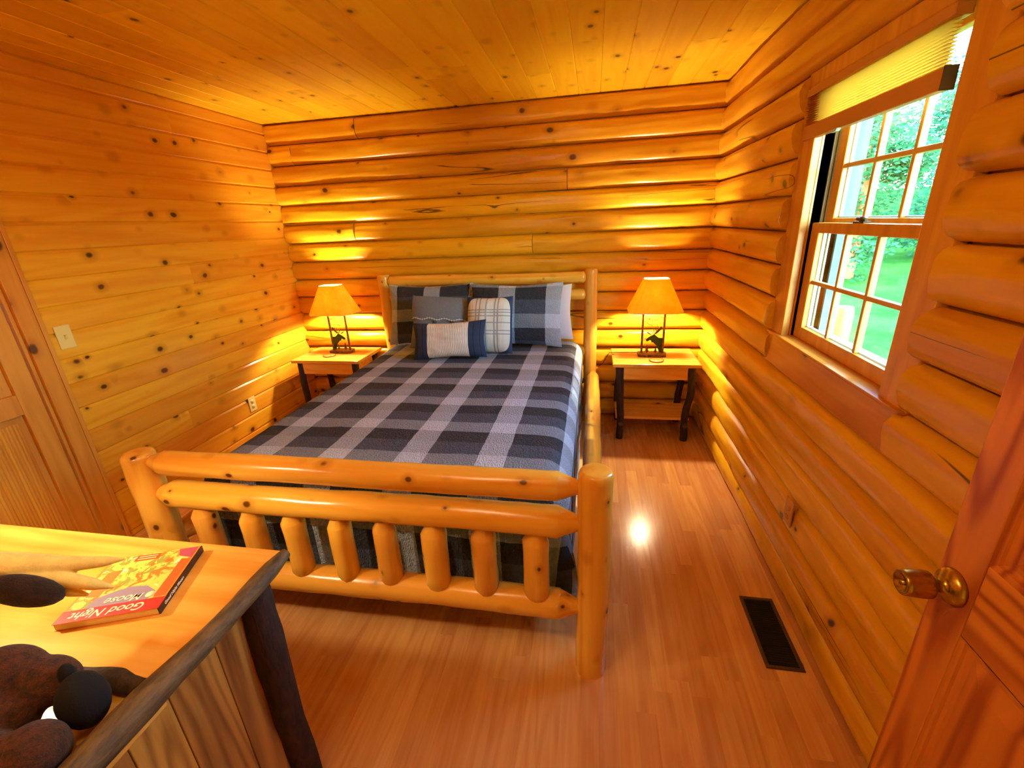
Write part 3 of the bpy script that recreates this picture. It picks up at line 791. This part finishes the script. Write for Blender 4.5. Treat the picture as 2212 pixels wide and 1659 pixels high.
def moose_lamp(loc, mir, label, group, rz=0, bulb='bulb', cord=None):
    L = empty('table_lamp', loc, rz, label, 'lamp', group)
    mb = MB(); out = []
    for i in range(28):
        a = i / 28 * 2 * PI; c, s = math.cos(a), math.sin(a)
        x = .105 * (abs(c) ** .45) * (1 if c > 0 else -1); y = .052 * (abs(s) ** .45) * (1 if s > 0 else -1)
        out.append((x + .003 * math.sin(i * 5.1), y + .003 * math.sin(i * 3.7)))
    mb.prism(out, 0, .022, 'z'); mb.build('base', M['rust'], L, bevel=.003)
    z0 = .022
    mb = MB()
    for sx in (-1, 1): mb.box(sx * .0775 - .0075, sx * .0775 + .0075, -.005, .005, z0, z0 + .315)
    mb.box(-.0835, .0835, -.004, .004, z0 + .308, z0 + .318); mb.build('frame', M['rust'], L, bevel=.001)
    mb = MB(); mb.box(-.08, .08, -.03, .03, z0 + .318, z0 + .323); mb.build('cap_plate', M['plate'], L)
    def P3(p, y=0): q = lp(*p, mir); return Vector((q[0], y, q[1] + z0))
    head = [(365, 1000), (372, 965), (420, 925), (470, 893), (520, 872), (545, 850), (600, 905), (640, 935), (735, 938), (738, 1100), (728, 1262), (660, 1262), (640, 1200), (600, 1110), (560, 1070), (515, 1030), (492, 1045), (480, 1000), (452, 985), (410, 1012), (385, 1015)]
    pts = [lp(*p, mir) for p in head]; pts = [(a, b + z0) for a, b in pts]
    mb = MB(); mb.prism(pts, -.0022, .0022, 'y'); mo = mb.build('moose_cutout', M['green'], L)
    mb = MB()
    pl_ = [lp(*p, mir) for p in ((545, 850), (600, 780), (680, 695), (715, 705), (700, 750), (640, 810), (575, 862))]
    mb.prism([(a, b + z0) for a, b in pl_], -.003, .003, 'y')
    for tr in ([(530, 850), (490, 800), (465, 735)], [(545, 835), (535, 780), (520, 740)], [(585, 790), (578, 740), (575, 690)], [(625, 750), (622, 710), (618, 675)]):
        mb.tube([P3(p) for p in tr], [.0028, .0024, .0014], 6)
    mb.build('antlers', M['rust'], mo)
    mb = MB(); e_ = [lp(*p, mir) for p in ((370, 803), (420, 818), (470, 855), (488, 872), (450, 868), (400, 840))]
    mb.prism([(a, b + z0) for a, b in e_], -.0025, .0025, 'y'); mb.build('ear', M['rust'], mo)
    for cx, zt, wd_ in ((392, 1080, 56), (582, 1140, 44)):
        pts = [(cx, zt)]; n = 4; hh = (1262 - zt)
        for i in range(n):
            yy = zt + hh * (i + 1) / (n + .6); ww = wd_ * (i + 1) / n
            pts += [(cx + ww, yy), (cx + ww * .35, yy - 4)]
        pts += [(cx + 6, 1262), (cx - 6, 1262)]
        for i in range(n - 1, -1, -1):
            yy = zt + hh * (i + 1) / (n + .6); ww = wd_ * (i + 1) / n
            pts += [(cx - ww * .35, yy - 4), (cx - ww, yy)]
        q = [lp(*p, mir) for p in pts]; mb = MB(); mb.prism([(a, b + z0) for a, b in q], -.0018, .0018, 'y'); mb.build('pine_tree_cutout', M['rust'], L)
    for vine in ([(372, 560), (380, 520), (410, 500), (425, 520), (405, 555), (440, 520), (478, 515), (490, 560), (550, 572), (600, 540), (650, 495), (680, 485), (735, 510)], [(318, 580), (380, 602), (430, 650), (480, 655), (560, 632), (600, 642), (660, 635), (735, 600)]):
        mb = MB(); mb.tube([P3(p) for p in vine], .0022, 6)
        for p in vine[1::2]: mb.tube([P3(p), P3((p[0] + 14, p[1] + 26))], .0018, 5)
        mb.build('ridge_cutout', M['rust'], L)
    mb = MB(); mb.lathe([(.008, z0 + .323), (.008, z0 + .35), (.017, z0 + .352), (.017, z0 + .395), (.012, z0 + .40)], (0, 0, 0), 'z', 16); mb.build('socket', M['brass'], L)
    mb = MB(); mb.ell((0, 0, .46), (.030, .030, .036), 12, 8); mb.build('bulb', M[bulb], L)
    # shade: flared rectangle with cut corners
    mb = MB(); zb, zt = .347, .578
    def oct_(a, b, c): return [(a - c, -b), (a, -b + c), (a, b - c), (a - c, b), (-a + c, b), (-a, b - c), (-a, -b + c), (-a + c, -b)]
    def sub(o, k=4):
        r = []
        for i in range(8):
            p, q = o[i], o[(i + 1) % 8]
            for j in range(k): r.append((p[0] + (q[0] - p[0]) * j / k, p[1] + (q[1] - p[1]) * j / k))
        return r
    A = sub(oct_(.192, .135, .045)); B = sub(oct_(.086, .062, .022)); n = len(A); lv = 6; vs = []
    for i in range(lv + 1):
        t = i / lv; vs += [(a[0] + (b[0] - a[0]) * t, a[1] + (b[1] - a[1]) * t, zb + (zt - zb) * t) for a, b in zip(A, B)]
    mb.add(vs, [(i * n + k, i * n + (k + 1) % n, (i + 1) * n + (k + 1) % n, (i + 1) * n + k) for i in range(lv) for k in range(n)], .5, 0, False)
    so = mb.build('lamp_shade', M['shade'], L)
    s_ = so.modifiers.new('thick', 'SOLIDIFY'); s_.thickness = .0015
    for o_, z in ((A, zb), (B, zt)):
        mb = MB(); pts = [(p[0], p[1], z) for p in o_]; mb.tube(pts + pts[:1], .0022, 6, cap=False); mb.build('shade_trim', M['page'], so)
    if cord:
        mb = MB(); mb.tube(cord, .0028, 6); mb.build('cord', M['cord'], L)
    return L
moose_lamp((3.060, -.262, .6155), 1, 'moose cutout lamp with tan shade on the nightstand beside the window wall', 'moose cutout table lamps', 0, 'bulb',
           [(-.09, .04, .012), (-.17, .05, .010), (-.26, .06, .006), (-.315, .06, .004), (-.335, .06, -.03), (-.36, .09, -.09), (-.385, .14, -.13), (-.40, .18, -.15)])
moose_lamp((.452, -.215, .6155), -1, 'moose cutout lamp on the nightstand beside the board wall', 'moose cutout table lamps', 0)
def coaster(loc, label):
    c = empty('coaster', loc, 0, label, 'coaster', 'wooden coasters')
    mb = MB(); mb.lathe([(0, 0), (.050, 0), (.052, .003), (.050, .007), (0, .007)], (0, 0, 0), 'z', 32); mb.build('disc', M['top_x'], c)
    mb = MB(); mb.lathe([(.046, .0072), (.052, .0072), (.052, .008), (.046, .008)], (0, 0, 0), 'z', 32); mb.build('rim', M['rust'], c)
    mb = MB()
    for pts in ([(-.025, -.004), (-.015, .006), (-.008, -.004)], [(0, 0), (.012, .006), (.028, -.002), (.022, -.008), (.005, -.006)]):
        mb.prism(pts, .0071, .0078, 'z')
    mb.build('emblem', M['cord'], c)
coaster((3.078, -.398, .6155), 'round wooden coaster in front of the lamp beside the window wall')
coaster((.398, -.335, .6155), 'round wooden coaster in front of the lamp beside the board wall')

# ------------------------------------------------------------------ desk with hickory edges
ZT = .84
dk = empty('hickory_desk', (1.16, -3.2, 0), 0, 'pine desk with dark bark edged top and bark legs', 'desk')
DO = Vector(dk.location)
XR = 1.818
mb = LB(DO); mb.box(.47, XR, -3.185, -2.832, ZT - .03, ZT, .35); mb.build('desktop', M['top_x'], dk, bevel=.003)
mb = LB(DO); mb.box(.47, XR, -3.66, -3.186, ZT - .066, ZT - .036, .55); mb.build('lower_shelf_board', M['top_x'], dk, bevel=.003)
mb = LB(DO); path = []; rr = []
for i in range(16):
    t = i / 15; path.append((XR + .006 - .012 * t ** 2 + .004 * math.sin(t * 9), -2.828 - .83 * t, ZT - .014 + .002 * math.sin(t * 14))); rr.append(0.019 + .017 * t + .002 * math.sin(t * 17))
mb.tube(path, [rr[0] * .75] + rr[1:], 14, .12, 22, rnd=.6); tag(mb.build('edge_log', M['bark_y'], dk), 'dark bark log along the right edge of the top')
mb = LB(DO); path = [(.47 + (XR - .47) * i / 14, -3.188 - .004 * math.sin(i * 1.3), ZT - .020 + .003 * math.sin(i * 2.1)) for i in range(15)]
mb.tube(path, .021, 12, .14, 22, rnd=.3); mb.build('edge_log', M['bark'], dk)
for x, y, s in ((1.770, -2.905, 3.3), (.52, -2.90, 5.5), (1.772, -3.62, 8.1), (.52, -3.62, 9.7)):
    mb = LB(DO); hickory(mb, (x, y, ZT - .03), (x - .01, y, 0), .046, .015, s); mb.build('leg', M['bark'], dk)
mb = LB(DO)
ye = [-2.945, -3.03, -3.15, -3.24, -3.36, -3.47, -3.585]
for i, (a, b) in enumerate(zip(ye, ye[1:])): mb.box(1.745, 1.765, b + .001, a - .001, .09, ZT - .04, (i * .37 + .1) % 1)
mb.build('side_panel', M['top_z'], dk, bevel=.002)
mb = LB(DO); mb.box(.56, 1.735, -2.93, -2.91, .09, ZT - .04, .6); mb.build('back_panel', M['top_z'], dk)
mb = LB(DO); mb.box(.525, .545, -3.585, -2.945, .09, ZT - .04, .2); mb.build('side_panel', M['top_z'], dk)

moose_lamp((.99, -3.06, ZT + .0005), 1, 'moose cutout lamp standing on the bark edged desk', 'moose cutout table lamps', .2, 'bulb_desk')

# ------------------------------------------------------------------ book
BZ = ZT + .0006
BR_, FR_, FL_, BL_ = Vector((1.588, -2.867)), Vector((1.683, -3.055)), Vector((1.496, -3.139)), Vector((1.433, -2.91))
cen = (BR_ + FR_ + FL_ + BL_) / 4
ux = ((FL_ - FR_) + (BL_ - BR_)).normalized()          # reading direction (spine side to fore edge)
rz = math.atan2(ux.y, ux.x)
bk = empty('picture_book', (cen.x, cen.y, BZ), rz, 'red Good Night Moose picture book lying on the desk', 'book')
bw_, bh_, bt = .205, .205, .017
mb = MB(); mb.box(-bw_ / 2 + .002, bw_ / 2 - .002, -bh_ / 2 + .002, bh_ / 2 - .0015, .0006, bt - .0006); mb.build('pages', M['page'], bk)
def F(n, c): return flat('print_' + n, c)
mb = MB(); mb.box(-bw_ / 2, bw_ / 2, -bh_ / 2, bh_ / 2, 0, .0006); mb.box(-bw_ / 2, bw_ / 2, -bh_ / 2, bh_ / 2, bt - .0006, bt); mb.build('cover', F('orange', (226, 132, 34)), bk)
mb = MB(); mb.box(-bw_ / 2 - .0012, -bw_ / 2 + .0018, -bh_ / 2, bh_ / 2, 0, bt); sp = mb.build('spine', F('spine', (58, 26, 14)), bk)
def patch(name, pts, c, z=.0003):
    mb = MB(); mb.prism([(x * bw_ / 2, y * bh_ / 2) for x, y in pts], bt, bt + z, 'z'); return mb.build(name, F(name, c), bk)
patch('title_band', [(-1, .66), (1, .66), (1, .998), (-1, .998)], (214, 40, 22), .0004)
pic = patch('printed_picture', [(-.94, -.99), (.94, -.99), (.94, .655), (-.94, .655)], (222, 168, 66), .0002)
t = NT('print_scene'); pc = t.n('ShaderNodeTexCoord').outputs['Object']
nz = t.noise(pc, 26.0, 4, .6, 1.2); nz2 = t.noise(t.vmath('ADD', pc, (3.1, 1.7, 0)), 34.0, 3, .55, .8)
col = t.mix(t.mr(nz, .42, .50), lin((216, 120, 34)), lin((240, 202, 84))); col = t.mix(t.mr(nz2, .55, .60), col, lin((150, 150, 60))); col = t.mix(t.mr(nz2, .36, .30), col, lin((196, 70, 30))); col = t.mix(t.mr(nz, .62, .66), col, lin((250, 236, 170)))
t.bsdf(Base_Color=col, Roughness=.4); pic.data.materials[0] = t.mat
patch('printed_blanket', [(-.62, .655), (-.66, .42), (-.40, .22), (-.05, .16), (.25, .24), (.55, .40), (.60, .655)], (150, 128, 150), .0003)
patch('printed_wall', [(-.94, -.55), (-.72, -.6), (-.70, .60), (-.94, .62)], (206, 96, 30), .0003)
patch('printed_window', [(.50, -.5), (.80, -.45), (.82, .30), (.52, .35)], (228, 120, 40), .0003)
patch('printed_curtain', [(-.94, -.99), (-.5, -.99), (-.62, -.72), (-.94, -.6)], (178, 74, 92), .00032)
patch('printed_sign', [(-.12, -.95), (.42, -.95), (.42, -.74), (-.12, -.74)], (196, 84, 30), .00034)
mb = MB()
for y in (-.89, -.81): mb.box(-.05 * bw_ / 2, .36 * bw_ / 2, (y - .015) * bh_ / 2, (y + .015) * bh_ / 2, bt + .00035, bt + .0005)
mb.build('printed_lines', F('cream', (236, 214, 150)), bk)
mb = MB(); mb.lathe([(0, bt + .0004), (.0095, bt + .0004), (.0095, bt + .0008), (0, bt + .0008)], (-.60 * bw_ / 2, .52 * bh_ / 2, 0), 'z', 24); mb.build('printed_moon', F('moon', (240, 226, 170)), bk)
def text(name, body, size, x, y, z, mat, par, rot=(0, 0, 0), shear=.2, ext=.0002):
    cu = bpy.data.curves.new(name, 'FONT'); cu.body = body; cu.size = size; cu.shear = shear; cu.extrude = ext; cu.align_x = 'LEFT'; cu.offset = .0003
    cu.materials.append(mat)
    tmp = bpy.data.objects.new(name, cu); COL.objects.link(tmp)
    bpy.context.view_layer.update()
    me = bpy.data.meshes.new_from_object(tmp.evaluated_get(bpy.context.evaluated_depsgraph_get()))
    bpy.data.objects.remove(tmp); bpy.data.curves.remove(cu)
    me.name = name
    if not me.materials: me.materials.append(mat)
    o = bpy.data.objects.new(name, me); COL.objects.link(o); o.parent = par; o.location = (x, y, z); o.rotation_euler = rot; return o
WT = F('lettering', (240, 224, 188))
text('title_lettering', 'Good Night', .0300, -.66 * bw_ / 2, .745 * bh_ / 2, bt + .0007, WT, bk)
text('title_lettering', 'Moose', .0285, -.47 * bw_ / 2, .45 * bh_ / 2, bt + .0008, WT, bk)
text('spine_lettering', 'Good Night Moose', .0105, -.0018, 0, 0, WT, sp, (PI / 2, 0, -PI / 2), .1).location = (-bw_ / 2 - .0014, bh_ * .40, bt / 2 - .0035)

# ------------------------------------------------------------------ plush moose
ml = empty('plush_moose', (1.50, -3.30, ZT - .036), 0, 'brown plush moose with tan antlers sitting on the desk', 'toy')
MO = Vector(ml.location)
mb = LB(MO)
Z0 = ZT - .0355
def E(c, r, rot=None): mb.ell(c, r, 18, 14, Euler([math.radians(a) for a in rot]) if rot else None)
E((1.485, -3.335, Z0 + .105), (.078, .075, .105))         # belly
E((1.480, -3.310, Z0 + .20), (.05, .05, .06))            # neck
E((1.450, -3.225, Z0 + .262), (.055, .072, .05), (-14, 0, 20))   # head
E((1.430, -3.165, Z0 + .245), (.042, .05, .036), (-14, 0, 20))   # muzzle
E((1.610, -3.252, Z0 + .108), (.060, .042, .044), (0, 15, 12))     # arm
E((1.673, -3.242, Z0 + .085), (.050, .038, .042), (0, 20, 4))
E((1.650, -3.362, Z0 + .055), (.105, .046, .050), (0, 4, 12))     # leg
E((1.743, -3.328, Z0 + .050), (.050, .044, .048))
E((1.605, -3.300, Z0 + .060), (.085, .045, .055), (0, 0, 12))
bd = mb.build('body', M['fur'], ml)
rm = bd.modifiers.new('skin', 'REMESH'); rm.mode = 'VOXEL'; rm.voxel_size = .006; rm.use_smooth_shade = True
sm_ = bd.modifiers.new('soft', 'SMOOTH'); sm_.iterations = 6; sm_.factor = .5
mb = LB(MO); mb.ell((1.742, -3.250, Z0 + .060), (.036, .036, .056), 18, 12); tag(mb.build('hoof', M['hoof'], ml), 'black felt hoof')
mb = LB(MO); mb.ell((1.712, -3.240, Z0 + .098), (.014, .013, .030), 12, 8, Euler((0, .2, 0))); mb.build('hoof', M['hoof'], ml)
mb = LB(MO); mb.ell((1.766, -3.355, Z0 + .040), (.018, .024, .022), 12, 8); mb.build('hoof', M['hoof'], ml)
def antler(pts_list, name='antler'):
    mb = LB(MO)
    for pts, rad in pts_list: mb.tube(pts, rad, 14, .06, 20)
    o = mb.build(name, M['antler'], ml)
    r_ = o.modifiers.new('skin', 'REMESH'); r_.mode = 'VOXEL'; r_.voxel_size = .003; r_.use_smooth_shade = True
    return o
antler([([(1.405, -3.205, 1.060), (1.43, -3.175, 1.062), (1.49, -3.135, 1.028), (1.56, -3.09, .998), (1.605, -3.062, .985), (1.634, -3.044, .979)], [.012, .022, .024, .016, .011, .003]),
        ([(1.49, -3.140, 1.018), (1.55, -3.115, .985), (1.600, -3.092, .952), (1.628, -3.078, .934)], [.020, .016, .012, .003]),
        ([(1.47, -3.150, 1.012), (1.52, -3.125, .978), (1.562, -3.108, .944), (1.585, -3.098, .927)], [.020, .015, .011, .003])])
antler([([(1.39, -3.27, 1.06), (1.34, -3.33, 1.12), (1.32, -3.40, 1.11), (1.33, -3.46, 1.10)], [.012, .022, .018, .003]), ([(1.335, -3.34, 1.12), (1.30, -3.38, 1.15), (1.29, -3.40, 1.17)], [.016, .011, .003])])
mb = LB(MO); mb.ell((1.528, -3.152, .985), (.064, .022, .034), 18, 12, Euler((0, .50, .45))); tag(mb.build('ear', M['fur_dark'], ml), 'dark brown ear')
mb = LB(MO); mb.ell((1.385, -3.29, 1.03), (.03, .05, .02), 14, 10); mb.build('ear', M['fur_dark'], ml)

# ------------------------------------------------------------------ outdoors
def grass_mat():
    t = NT('sunny_lawn'); co = t.n('ShaderNodeTexCoord').outputs['Object']
    a = t.noise(co, 1.3, 4, .6); b = t.noise(co, 22, 4, .7)
    col = t.mix(t.mr(a, .35, .65), lin((40, 88, 34)), lin((64, 112, 48))); col = t.mix(t.math('MULTIPLY', b, .6), col, lin((26, 62, 22)))
    b_ = t.bsdf(Base_Color=col, Roughness=1.0, Normal=t.bump(b, .8, .05)); b_.inputs['Specular IOR Level'].default_value = 0.0; return t.mat
mb = MB(); N = 30; vs = []
for i in range(N + 1):
    for j in range(N + 1):
        x = W + .17 + 36 * i / N; y = -14 + 46 * j / N
        s = max(0, (x - 4) * .5 + (y + 1) * .85)
        vs.append((x, y, -.62 + .085 * s + .10 * mn.noise(Vector((x * .3, y * .3, 0)))))
mb.add(vs, [(i * (N + 1) + j, (i + 1) * (N + 1) + j, (i + 1) * (N + 1) + j + 1, i * (N + 1) + j + 1) for i in range(N) for j in range(N)])
tag(mb.build('lawn', grass_mat()), 'bright green lawn outside the window', 'lawn', kind='structure')
def leaf_mat(name, c, c2):
    t = NT(name); rnd = t.n('ShaderNodeAttribute', attribute_name='rnd').outputs['Fac']
    col = t.mix(rnd, lin(c), lin(c2)); d = t.n('ShaderNodeBsdfDiffuse', {'Color': col}); tr = t.n('ShaderNodeBsdfTranslucent', {'Color': col})
    mx = t.n('ShaderNodeMixShader', {0: .4}); t.t.links.new(d.outputs[0], mx.inputs[1]); t.t.links.new(tr.outputs[0], mx.inputs[2]); t.surf(mx.outputs[0]); return t.mat
LM = [leaf_mat('leaf_a', (26, 78, 42), (64, 118, 74)), leaf_mat('leaf_b', (22, 72, 46), (56, 110, 80))]
def lawn_z(x, y): return -.62 + .085 * max(0, (x - 4) * .5 + (y + 1) * .85)
def tree(x, y, h, rad, label, k, nleaf=5000, name='tree'):
    zb = lawn_z(x, y) - .1
    t = empty(name, (x, y, zb), 0, label, name)
    mb = MB(); mb.tube([(0, 0, 0), (.05, .03, h * .4), (-.04, .05, h * .8)], [.11, .09, .04], 10, .1, 4); mb.build('trunk', M['extlog'], t)
    mb = MB(); rs = random.Random(k * 17 + 3)
    cl = []
    for i in range(14):
        a = rs.random() * 2 * PI; rr = rad * rs.random() ** .5 * .8; zz = h * (.12 + .82 * rs.random())
        cl.append((rr * math.cos(a) * (1.1 - .5 * zz / h), rr * math.sin(a) * (1.1 - .5 * zz / h), zz, rad * (.35 + .25 * rs.random())))
    for i in range(nleaf):
        c = cl[i % 14]; v = Vector((rs.gauss(0, 1), rs.gauss(0, 1), rs.gauss(0, 1))).normalized() * c[3] * rs.random() ** .33
        p = Vector((c[0], c[1], max(.1, c[2] + v.z * .8))) + Vector((v.x, v.y, 0)); s = .045 + .045 * rs.random()
        a = Vector((rs.gauss(0, 1), rs.gauss(0, 1), rs.gauss(0, .6))).normalized(); b = a.orthogonal().normalized()
        mb.add([p - a * s, p + b * s * .45, p + a * s, p - b * s * .45], [(0, 1, 2, 3)], rs.random(), 0, False)
    mb.build('foliage', LM[k % 2], t)
tree(8.1, 7.4, 3.6, 1.2, 'leafy tree outside, seen through the upper middle panes', 0)
tree(10.4, 8.6, 3.9, 1.3, 'leafy tree outside, behind the right hand upper panes', 1)
tree(8.0, 10.4, 4.0, 1.2, 'leafy tree outside beyond the log post', 2)
tree(12.6, 10.4, 4.4, 1.5, 'leafy tree farthest toward the near window casing outside', 3)
tree(10.4, 12.4, 4.6, 1.5, 'far leafy tree between the nearer ones', 4)
tree(13.8, 14.0, 5.0, 1.8, 'tall leafy tree on the far lawn', 5)
tree(8.6, 14.6, 4.8, 1.5, 'far leafy tree straight beyond the log post', 6)
tree(17.6, 17.6, 6.2, 2.3, 'distant leafy tree closing the view over the lawn', 7)
tree(12.4, 18.6, 6.2, 2.2, 'distant leafy tree behind the far middle ones', 9)
tree(8.6, 4.6, 1.0, .5, 'low green shrub on the lawn outside', 8, 700, 'shrub')
mb = MB(); z0 = -.7; mb.tube([(0, 0, -.2), (0, 0, .4), (0, 0, 1.0), (0, 0, 1.46), (0, 0, 1.50)], [.075, .073, .072, .072, .064], 20, .04, 4, rnd=.8)
tag(mb.build('log_post', wood('pale_post', (112, 76, 46), (80, 50, 26), 'z', knot=.2, tone=.1, rough=.5), loc=(4.62, .34, -.64)), 'pale round log post standing on the lawn outside', 'post')
mb = MB(); mb.tube([(-.5, 0, 0), (0, .1, 0), (.5, .25, 0)], .075, 14, .05, 4, rnd=.4)
tag(mb.build('log', M['extlog'], loc=(5.0, .5, -.53)), 'log lying on the grass beside the pale post outside', 'log')

# ------------------------------------------------------------------ light
wd_ = bpy.data.worlds.new('daylight'); SC.world = wd_; wd_.use_nodes = True
nt = wd_.node_tree; bg = nt.nodes['Background']
sky = nt.nodes.new('ShaderNodeTexSky'); sky.sky_type = 'NISHITA'; sky.sun_disc = False; sky.sun_elevation = math.radians(48); sky.sun_rotation = math.radians(200); sky.altitude = 300; sky.air_density = 1.2; sky.dust_density = .6; sky.ozone_density = 1.5
mixn = nt.nodes.new('ShaderNodeMix'); mixn.data_type = 'RGBA'; mixn.blend_type = 'MULTIPLY'; mixn.inputs[0].default_value = 1.0; mixn.inputs[7].default_value = (.80, 1.0, .98, 1)
nt.links.new(sky.outputs[0], mixn.inputs[6]); nt.links.new(mixn.outputs[2], bg.inputs[0]); bg.inputs[1].default_value = 8.0
def light(name, typ, loc, energy, color, **kw):
    l = bpy.data.lights.new(name, typ); l.energy = energy; l.color = color
    for k, v in kw.items(): setattr(l, k, v)
    o = bpy.data.objects.new(name, l); COL.objects.link(o); o.location = loc; return o
pt = light('window_portal', 'AREA', (W + .21, (OY0 + OY1) / 2, 1.55), 1, (1, 1, 1), shape='RECTANGLE', size=.8, size_y=1.0)
pt.rotation_euler = (0, math.radians(90), 0); pt.data.cycles.is_portal = True
sun = light('sun', 'SUN', (8, 4, 9), 4.0, (1, .97, .9), angle=.01)
sun.rotation_euler = Vector((-.62, .45, -.75)).to_track_quat('-Z', 'Y').to_euler()

# unseen globe added as fill light over the near end of the room
cf = empty('added_fill_light', (1.9, -3.38, H - .004), 0, 'added hanging globe giving fill light over the near end of the room', 'fill light')
mb = MB(); mb.lathe([(0, 0), (.15, 0), (.155, -.02), (.14, -.026), (0, -.026)], (0, 0, 0), 'z', 32); mb.build('base', M['brass'], cf)
t = NT('fill_globe_glow'); e = t.n('ShaderNodeEmission', {'Color': (1, .83, .52, 1), 'Strength': 24.0}); t.surf(e.outputs[0])
mb = MB(); mb.tube([(0, 0, -.02), (0, 0, -.16)], .01, 10); mb.build('stem', M['brass'], cf)
mb = MB(); mb.ell((0, 0, -.27), (.15, .15, .11), 24, 14); mb.build('fill_globe', t.mat, cf)

# ------------------------------------------------------------------ camera
yaw, pitch, roll = 0.189064904, -0.349559719, 0.0471329313
ca, sa, cb, sb, cc, sc_ = math.cos(yaw), math.sin(yaw), math.cos(pitch), math.sin(pitch), math.cos(roll), math.sin(roll)
RM = Matrix(((ca, -sa, 0), (sa, ca, 0), (0, 0, 1))) @ Matrix(((1, 0, 0), (0, cb, -sb), (0, sb, cb))) @ Matrix(((cc, 0, sc_), (0, 1, 0), (-sc_, 0, cc)))
rx, fy_, uz = RM.col[0], RM.col[1], RM.col[2]
cam = bpy.data.cameras.new('camera'); co = bpy.data.objects.new('camera', cam); COL.objects.link(co)
m3 = Matrix((rx, uz, -fy_)).transposed()
co.matrix_world = Matrix.Translation((2.61061637, -3.64685566, 1.61851245)) @ m3.to_4x4()
cam.sensor_width = 36; cam.lens = 955.66 / 2212 * 36; cam.clip_start = .02
SC.camera = co
SC.view_settings.view_transform = 'Standard'; SC.view_settings.look = 'None'; SC.view_settings.exposure = 0.22; SC.view_settings.gamma = 1; SC.view_settings.use_curve_mapping = False
SC.cycles.use_denoising = True; SC.cycles.use_adaptive_sampling = True; SC.cycles.adaptive_threshold = .08; SC.cycles.adaptive_min_samples = 20
SC.cycles.max_bounces = 8; SC.cycles.diffuse_bounces = 4; SC.cycles.glossy_bounces = 3; SC.cycles.transparent_max_bounces = 8
SC.cycles.sample_clamp_indirect = 6
